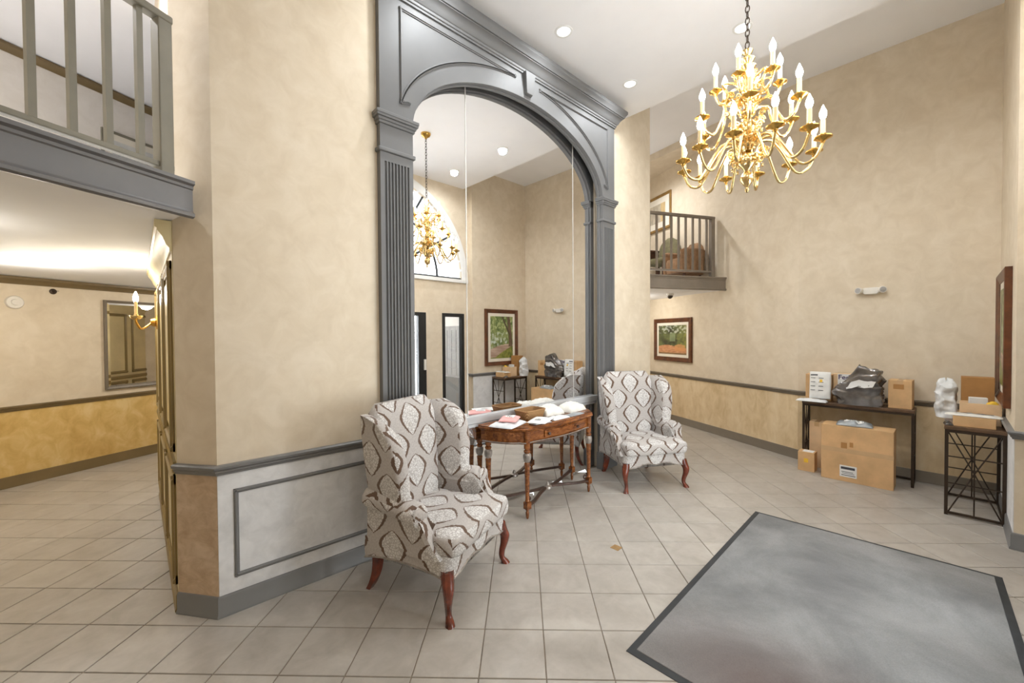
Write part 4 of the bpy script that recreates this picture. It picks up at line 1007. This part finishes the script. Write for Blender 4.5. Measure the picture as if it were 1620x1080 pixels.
# wicker basket (open tray)
bk = thing('wicker_basket', 'rectangular wicker basket among the mailers on the console table', 'basket', (2.69, 2.67, zt+0.001), 0.05)
c = MB(); rl = lambda hx, hy, z: [(x, y, z) for x, y in rr_loop(0, 0, hx, hy, 3, 0.18)]
c.loft([rl(0.115,0.07,0.0), rl(0.128,0.08,0.04), rl(0.138,0.088,0.078), rl(0.130,0.080,0.078), rl(0.12,0.072,0.04), rl(0.108,0.062,0.008)]); c.build('body', 'wicker', bk, smooth=35)
c = MB(); rp = [Vector(p) for p in rl(0.135,0.085,0.078)]; c.tube([tuple(p) for p in rp]+[tuple(rp[0])], 0.007, 6, cap=False); c.build('rim', 'wicker', bk, smooth=True)

def carton(name, label, x0, x1, y0, y1, z0, z1, mat='cardboard', rot=0.0, tape=None, labels=(), flaps=False, group=None, open_top=False):
    cx, cy = (x0+x1)/2, (y0+y1)/2
    t = thing(name, label, 'box', (cx, cy, z0), rot, group); hx, hy, h_ = (x1-x0)/2, (y1-y0)/2, z1-z0
    c = MB()
    if open_top:
        e = 0.004; c.loft([[(a*hx, b2*hy, 0) for a, b2 in ((-1,-1),(1,-1),(1,1),(-1,1))], [(a*hx, b2*hy, h_) for a, b2 in ((-1,-1),(1,-1),(1,1),(-1,1))],
                [(a*(hx-e), b2*(hy-e), h_) for a, b2 in ((-1,-1),(1,-1),(1,1),(-1,1))], [(a*(hx-e), b2*(hy-e), 0.01) for a, b2 in ((-1,-1),(1,-1),(1,1),(-1,1))]])
    else: c.box(-hx, hx, -hy, hy, 0, h_)
    c.build('body', mat, t, bevel=0.003)
    if tape == 'x': c = MB(); c.box(-0.022, 0.022, -hy-0.0006, hy+0.0006, h_-0.06, h_+0.0006); c.build('tape', 'tape', t)
    if tape == 'front': c = MB(); c.box(-hx-0.0007, -hx+0.002, -hy-0.0007, hy+0.0007, h_*0.52, h_*0.60); c.build('tape', 'tape', t)
    if tape == 'y': c = MB(); c.box(-hx-0.0006, hx+0.0006, -0.022, 0.022, h_-0.05, h_+0.0006); c.build('tape', 'tape', t)
    for side, a0, a1, b0, b1, lm in labels:       # label on west face ('w': a along y, b along z) or on top ('t')
        c = MB()
        if side == 'w': c.box(-hx-0.0016-0.0006*(lm!='paper_white'), -hx+0.001, a0, a1, b0, b1)
        else: c.box(a0, a1, b0, b1, h_-0.001, h_+0.0016+0.0006*(lm!='paper_white'))
        c.build('label' if lm in ('paper_white','ink_yellow') else 'print', lm, t)
    return t
# ---- metal console tables
def metal_table(label, P, rot, ln, dp, ht):
    """length along local x, depth along y, origin at centre of footprint"""
    a = thing('metal_console_table', label, 'table', (P[0], P[1], 0), rot)
    hl, hd_ = ln/2, dp/2; b_ = 0.011
    c = MB(); c.box(-hl, hl, -hd_, hd_, ht-0.03, ht); c.build('tabletop', 'table_board', a, bevel=0.003)
    c = MB(); c.box(-hl+0.004, hl-0.004, -hd_+0.004, hd_-0.004, ht-0.055, ht-0.03); c.build('top_frame', 'bronze_metal', a)
    for sx in (-1, 1):
        for sy in (-1, 1):
            x, y = sx*(hl-0.015), sy*(hd_-0.015)
            c = MB(); c.box(x-b_, x+b_, y-b_, y+b_, 0, ht-0.055); c.build('leg', 'bronze_metal', a)
        x = sx*(hl-0.015); y1 = hd_-0.026
        c = MB(); c.box(x-b_, x+b_, -y1, y1, 0.012, 0.030); c.build('foot_rail', 'bronze_metal', a)
        mid = 0.50*ht
        for s1 in (-1, 1):
            c = MB(); c.tube([(x, s1*y1, ht-0.055), (x, 0, mid), (x, -s1*y1*0.98, 0.03)], 0.0055, 6); c.build('brace', 'bronze_metal', a)
        c = MB(); c.tube([(x, 0, ht-0.055), (x, 0, 0.03)], 0.0055, 6); c.build('brace', 'bronze_metal', a)
        for z in (ht*0.36, ht*0.66):
            c = MB(); c.tube([(x, -y1, z), (x, y1, z)], 0.0055, 6); c.build('crossbar', 'bronze_metal', a)
    c = MB(); c.box(-hl+0.026, hl-0.026, hd_-0.026, hd_-0.006, 0.012, 0.030); c.build('back_rail', 'bronze_metal', a)
    return a
T1Z = 0.78
metal_table('dark metal console table with X-braced ends under the grey parcel bag', (5.845, 0.71), -PI/2, 0.94, 0.29, T1Z)
metal_table('dark metal console table with X-braced ends in the corner by the tall picture', (5.39, -0.139), PI, 0.62, 0.35, 0.765)

carton('cardboard_box', 'large brown carton with a white shipping label standing under the table', 5.452, 5.705, 0.375, 0.952, 0, 0.58, 'cardboard', 0.0, 'front',
       [('w',-0.01,0.13,0.05,0.17,'paper_white'),('w',0.005,0.12,0.13,0.155,'ink'),('w',0.01,0.11,0.085,0.09,'ink'),('w',0.0,0.115,0.065,0.072,'ink'),('w',0.02,0.115,0.10,0.106,'ink'),('w',0.02,0.05,0.37,0.42,'cardboard_dark'),('w',0.07,0.12,0.35,0.41,'cardboard_dark')])
carton('cardboard_box', 'small brown carton with a yellow sticker on the floor', 5.55, 5.69, 1.03, 1.185, 0, 0.215, 'cardboard', 0.0, None, [('w',-0.02,0.02,0.10,0.145,'ink_yellow'),('t',-0.05,0.05,-0.06,0.04,'paper_white')])
carton('cardboard_box', 'pale carton pushed against the wall under the table', 5.79, 5.945, 0.985, 1.125, 0, 0.53, 'cardboard_light', 0, 'y')
carton('cardboard_box', 'brown carton behind the printed white mailer on the table', 5.80, 5.985, 0.925, 1.165, T1Z, 1.085, 'cardboard', 0, 'y')
fe = carton('cardboard_box', 'shipping carton with purple courier lettering partly behind the grey bag', 5.875, 5.985, 0.665, 0.918, T1Z, 1.10, 'cardboard_light', 0, None, [('w',-0.105,0.085,0.10,0.317,'paper_white')])
carton('cardboard_box', 'plain brown carton at the right end of the table beside the grey bag', 5.765, 5.975, 0.262, 0.442, T1Z, 1.07, 'cardboard', -0.03, 'y', [('w',-0.03,0.05,0.2,0.25,'cardboard_dark')])
tc = bpy.data.curves.new('lettering', 'FONT'); tc.body = 'FedEx'; tc.size = 0.072; tc.extrude = 0.0006; tc.offset = 0.0012
to = bpy.data.objects.new('lettering', tc); COL.objects.link(to)
bpy.context.view_layer.update(); me = bpy.data.meshes.new_from_object(to.evaluated_get(bpy.context.evaluated_depsgraph_get())); bpy.data.objects.remove(to)
to = bpy.data.objects.new('lettering', me); COL.objects.link(to); me.materials.clear(); me.materials.append(MAT['ink_purple']); to.parent = fe
to.matrix_local = Matrix(((0,0,-1,-0.058),(-1,0,0,0.082),(0,1,0,0.258),(0,0,0,1)))
# bags on table one
m1 = mailer('poly_mailer', 'white printed mailer leaning upright against a carton', 'mailer', (5.755, 1.02, T1Z+0.022), -PI/2, 0.20, 0.31, 0.03, 'paper_white', 21,
       [(-0.9,-0.2,0.7,0.8,'ink')]+[(-0.85+0.75*(i%2), -0.4+0.75*(i%2), 0.5-0.3*(i//2), 0.54-0.3*(i//2), 'ink') for i in range(8)]+[(0.0,0.25,0.22,0.42,'ink_yellow')], 0.25)
m1.rotation_euler = (Matrix.Rotation(-PI/2, 3, 'Z') @ Matrix.Rotation(math.radians(84), 3, 'X')).to_euler(); m1.location = (5.77, 1.02, T1Z+0.184)
mailer('poly_mailer', 'flat pale mailer at the front left corner of the parcel table', 'mailer', (5.70, 1.085, T1Z), PI/2, 0.29, 0.14, 0.026, 'poly_white', 22, [(0.55,0.75,-0.3,0.0,'ink')])
mailer('poly_mailer', 'puffy grey bubble mailer lying on the large carton', 'mailer', (5.575, 0.69, 0.5815), PI/2+0.1, 0.30, 0.18, 0.045, 'poly_grey', 23, [(-0.5,0.55,-0.1,0.6,'paper_white')]+lines(-0.35,0.4,0.1,0.5,2), 0.5)
# big crumpled grey plastic bag
def crumple_bag(name, label, loc, rot, hw, hd_, h_, mat, seed, amp, topfn, labels=()):
    rnd = random.Random(seed); o1 = rnd.uniform(0, 40); nU, nV = 56, 34; lo = []
    def P(iu, v):
        a_ = 2*PI*iu/nU; cx, sx = math.cos(a_), math.sin(a_)
        ex = math.copysign(abs(cx)**0.62, cx); ey = math.copysign(abs(sx)**0.62, sx)
        prof = min(1.0, 0.90+0.5*v)*(1-max(0, v-0.55)**2*1.1); 
        if v > 0.9: prof *= math.sqrt(max(0.0, 1-((v-0.9)/0.1)**2))*0.95+0.05
        x, y = ex*hw*prof, ey*hd_*prof; z = h_*v*topfn(ex, ey, v)
        r = mnoise.noise((x*13+o1, y*13, z*13)); r2 = mnoise.ridged_multi_fractal((x*10+o1, y*10+3, z*10), 1.0, 2.2, 4, 1.0, 2.0)
        k_ = amp*(0.6*r+0.5*(r2-1.0))*(0.25+0.75*min(1, v*5))
        return (x*(1+k_/hw*0.5)+cx*k_*0.6, y+sx*k_*0.6*(hd_/hw if hd_ < hw else 1), max(0, z+k_*0.35*min(1, v*6)))
    for j in range(nV+1): lo.append([P(i, j/nV) for i in range(nU)])
    c = MB(); c.loft(lo); o = c.build(name, mat, smooth=38); o.location = loc; o.rotation_euler = (0, 0, rot)
    for (u0, u1, v0, v1, lm) in labels:
        vs, fs = [], []
        for j in range(7):
            for i in range(7):
                p = Vector(P(u0+(u1-u0)*i/6+ (j-3)*0.35, v0+(v1-v0)*j/6)); p += Vector((p.x/hw*0.2, p.y, 0)).normalized()*0.006; vs.append(tuple(p))
        for j in range(6):
            for i in range(6): q = j*7+i; fs.append((q, q+1, q+8, q+7))
        c = MB(); c.add(vs, fs); c.build('shipping_label', lm, o, smooth=75)
    return tag(o, label, 'bag')
crumple_bag('plastic_bag', 'large crumpled dark grey plastic bag with a white label on the table', (5.762, 0.675, T1Z), -PI/2, 0.198, 0.085, 0.45, 'poly_dark', 5, 0.075, lambda ex, ey, v: 1.0-0.52*max(0,-ex)**0.8*v-0.14*max(0,ex)*v, [(40, 46, 0.45, 0.63, 'paper_white')])
# table two parcels
carton('cardboard_box', 'low brown carton under the flat mailers on the corner table', 5.125, 5.30, -0.255, -0.015, 0.765, 0.85, 'cardboard', 0.0, None)
mailer('poly_mailer', 'white printed mailer draped over the low carton on the corner table', 'mailer', (5.20, -0.13, 0.851), PI/2, 0.33, 0.13, 0.016, 'poly_cream', 31, lines(-0.7,0.6,-0.6,0.4,3), 0.5)
bx = carton('cardboard_box', 'open brown carton holding small packets on the corner table', 5.33, 5.50, -0.295, -0.055, 0.765, 0.945, 'cardboard_light', 0.0, None, open_top=True)
carton('small_packet', 'small white packet sticking out of the open carton', 5.44, 5.49, -0.22, -0.11, 0.83, 0.985, 'paper_white', 0.1)
mailer('small_packet', 'yellow packet sticking out of the open carton', 'mailer', (5.38, -0.245, 0.93), 0.3, 0.07, 0.06, 0.03, 'ink_yellow', 32)
carton('cardboard_box', 'tall brown carton at the back of the corner table by the picture', 5.55, 5.69, -0.265, -0.065, 0.765, 1.155, 'cardboard_dark', 0.0, None)
crumple_bag('plastic_bag', 'crumpled white plastic bag standing on the corner table', (5.61, 0.03, 0.765), 0.1, 0.085, 0.07, 0.37, 'poly_white', 9, 0.045, lambda ex, ey, v: 1.0-0.12*abs(ex)*v)
mailer('poly_mailer', 'small dark mailer at the edge of the corner table', 'mailer', (5.145, 0.012, 0.765), 0.2, 0.08, 0.05, 0.03, 'poly_dark', 34)

# ================================================================== ENTRANCE MAT
ma = math.radians(2.0); e1 = Vector((math.cos(ma), math.sin(ma), 0)); e2 = Vector((-math.sin(ma), math.cos(ma), 0))
A = Vector((3.97, 1.157, 0)); cen = A - e1*1.11 - e2*0.695
fm = thing('floor_mat', 'large worn grey entrance mat with a dark rubber border', 'mat', tuple(cen), ma)
hx, hy = 1.11, 0.695
c = MB(); c.loft([[(sx*(hx-d), sy*(hy-d), z) for sx, sy in ((-1,-1),(1,-1),(1,1),(-1,1))] for d, z in ((0,0.0005),(0,0.003),(0.03,0.007),(0.036,0.007),(0.036,0.0005))], cap=False); c.build('border', 'rubber', fm)
c = MB(); c.box(-hx+0.036, hx-0.036, -hy+0.036, hy-0.036, 0.0005, 0.010); c.build('carpet', 'mat_carpet', fm, bevel=0.003)

# ================================================================== UPPER LANDING furniture (right balcony)
def up(s, off): return (*bp(s, off), ZF1-0.01)
rz = face_rot(*NB_)
a = thing('landing_armchair', 'tan upholstered armchair on the landing behind the taupe railing', 'armchair', up(1.655, 0.32), rz)
c = MB(); lo = []
for i in range(9):
    u = i/8; z = 0.10+0.52*u; w_ = 0.23*(math.sqrt(max(0.02, 1-max(0,u-0.6)**2*5.0)))
    lo.append([(x, y+0.16+0.05*u, z) for x, y in rr_loop(0, 0, w_*0.9, 0.05, 3, 0.45)])
c.loft(lo); c.build('backrest', 'brown_fabric', a, smooth=60)
c = MB(); c.loft([[(x, y-0.03, z) for x, y in rr_loop(0,0,0.22*s_,0.2*s_,3,0.3)] for s_, z in ((0.95,0.14),(1,0.18),(1,0.32),(0.93,0.36))]); c.build('seat', 'brown_fabric', a, smooth=60)
for sx in (-1, 1):
    c = MB(); c.loft([[(sx*0.215+x, y, z) for x, y in rr_loop(0,-0.02,0.035*s_,0.2*s_,3,0.45)] for s_, z in ((0.95,0.12),(1,0.2),(1.05,0.42),(1.1,0.47),(0.8,0.50))]); c.build('arm', 'brown_fabric', a, smooth=60)
    for sy in (-1, 1):
        c = MB(); c.lathe([(0.012,0.0),(0.02,0.13),(0.0,0.13)], sx*0.18, sy*0.15, 0, 8); c.build('leg', 'dark_wood', a)
a = thing('landing_chair', 'olive high-backed chair beside the dark table on the landing', 'chair', up(2.22, 0.33), rz+0.25)
c = MB(); lo = []
for i in range(9):
    u = i/8; z = 0.42+0.44*u; w_ = 0.2*math.sqrt(max(0.03, 1-max(0,u-0.55)**2*4.6)); lo.append([(x, y+0.17+0.08*u, z) for x, y in rr_loop(0,0,w_,0.03,3,0.45)])
c.loft(lo); c.build('backrest', 'olive_fabric', a, smooth=60)
c = MB(); c.loft([[(x, y, z) for x, y in rr_loop(0,0,0.22*s_,0.21*s_,3,0.25)] for s_, z in ((0.97,0.37),(1,0.40),(1,0.43),(0.93,0.46))]); c.build('seat', 'olive_fabric', a, smooth=60)
for sx in (-1, 1):
    for sy in (-1, 1):
        c = MB(); c.tube([(sx*0.19, sy*0.18, 0.38), (sx*0.2, sy*0.2, 0.0)], [0.02,0.014], 8); c.build('leg', 'dark_wood', a)
a = thing('landing_table', 'dark wooden side table on the landing', 'table', up(2.74, 0.36), rz)
c = MB(); c.box(-0.25,0.25,-0.22,0.22,0.64,0.68); c.build('tabletop', 'dark_wood', a, bevel=0.006)
c = MB(); c.box(-0.23,0.23,-0.2,0.2,0.50,0.64); dq = c.build('drawer_box', 'dark_wood', a)
c = MB(); c.lathe([(0,0),(0.012,0.004),(0.014,0.02),(0,0.024)], n=10).xf(Matrix.Translation((0,-0.2,0.57)) @ R90); c.build('knob', 'brass', dq)
for sx in (-1, 1):
    for sy in (-1, 1):
        c = MB(); c.box(sx*0.21-0.02, sx*0.21+0.02, sy*0.18-0.02, sy*0.18+0.02, 0, 0.50); c.build('leg', 'dark_wood', a)
a = thing('table_lamp', 'brass table lamp with cream shade on the dark landing table', 'lamp', (*bp(2.68, 0.36), ZF1-0.01+0.68))
c = MB(); c.lathe([(0,0),(0.06,0),(0.06,0.015),(0.02,0.03),(0.03,0.07),(0.05,0.12),(0.03,0.18),(0.01,0.21),(0.008,0.27),(0,0.27)], n=16); c.build('base', 'brass', a, smooth=40)
c = MB(); c.loft([[(r*math.cos(2*PI*j/20), r*math.sin(2*PI*j/20), z) for j in range(20)] for r, z in ((0.13,0.24),(0.08,0.42),(0.077,0.42),(0.127,0.24))], cap=False); c.build('lamp_shade', 'lamp_cream', a, smooth=40)
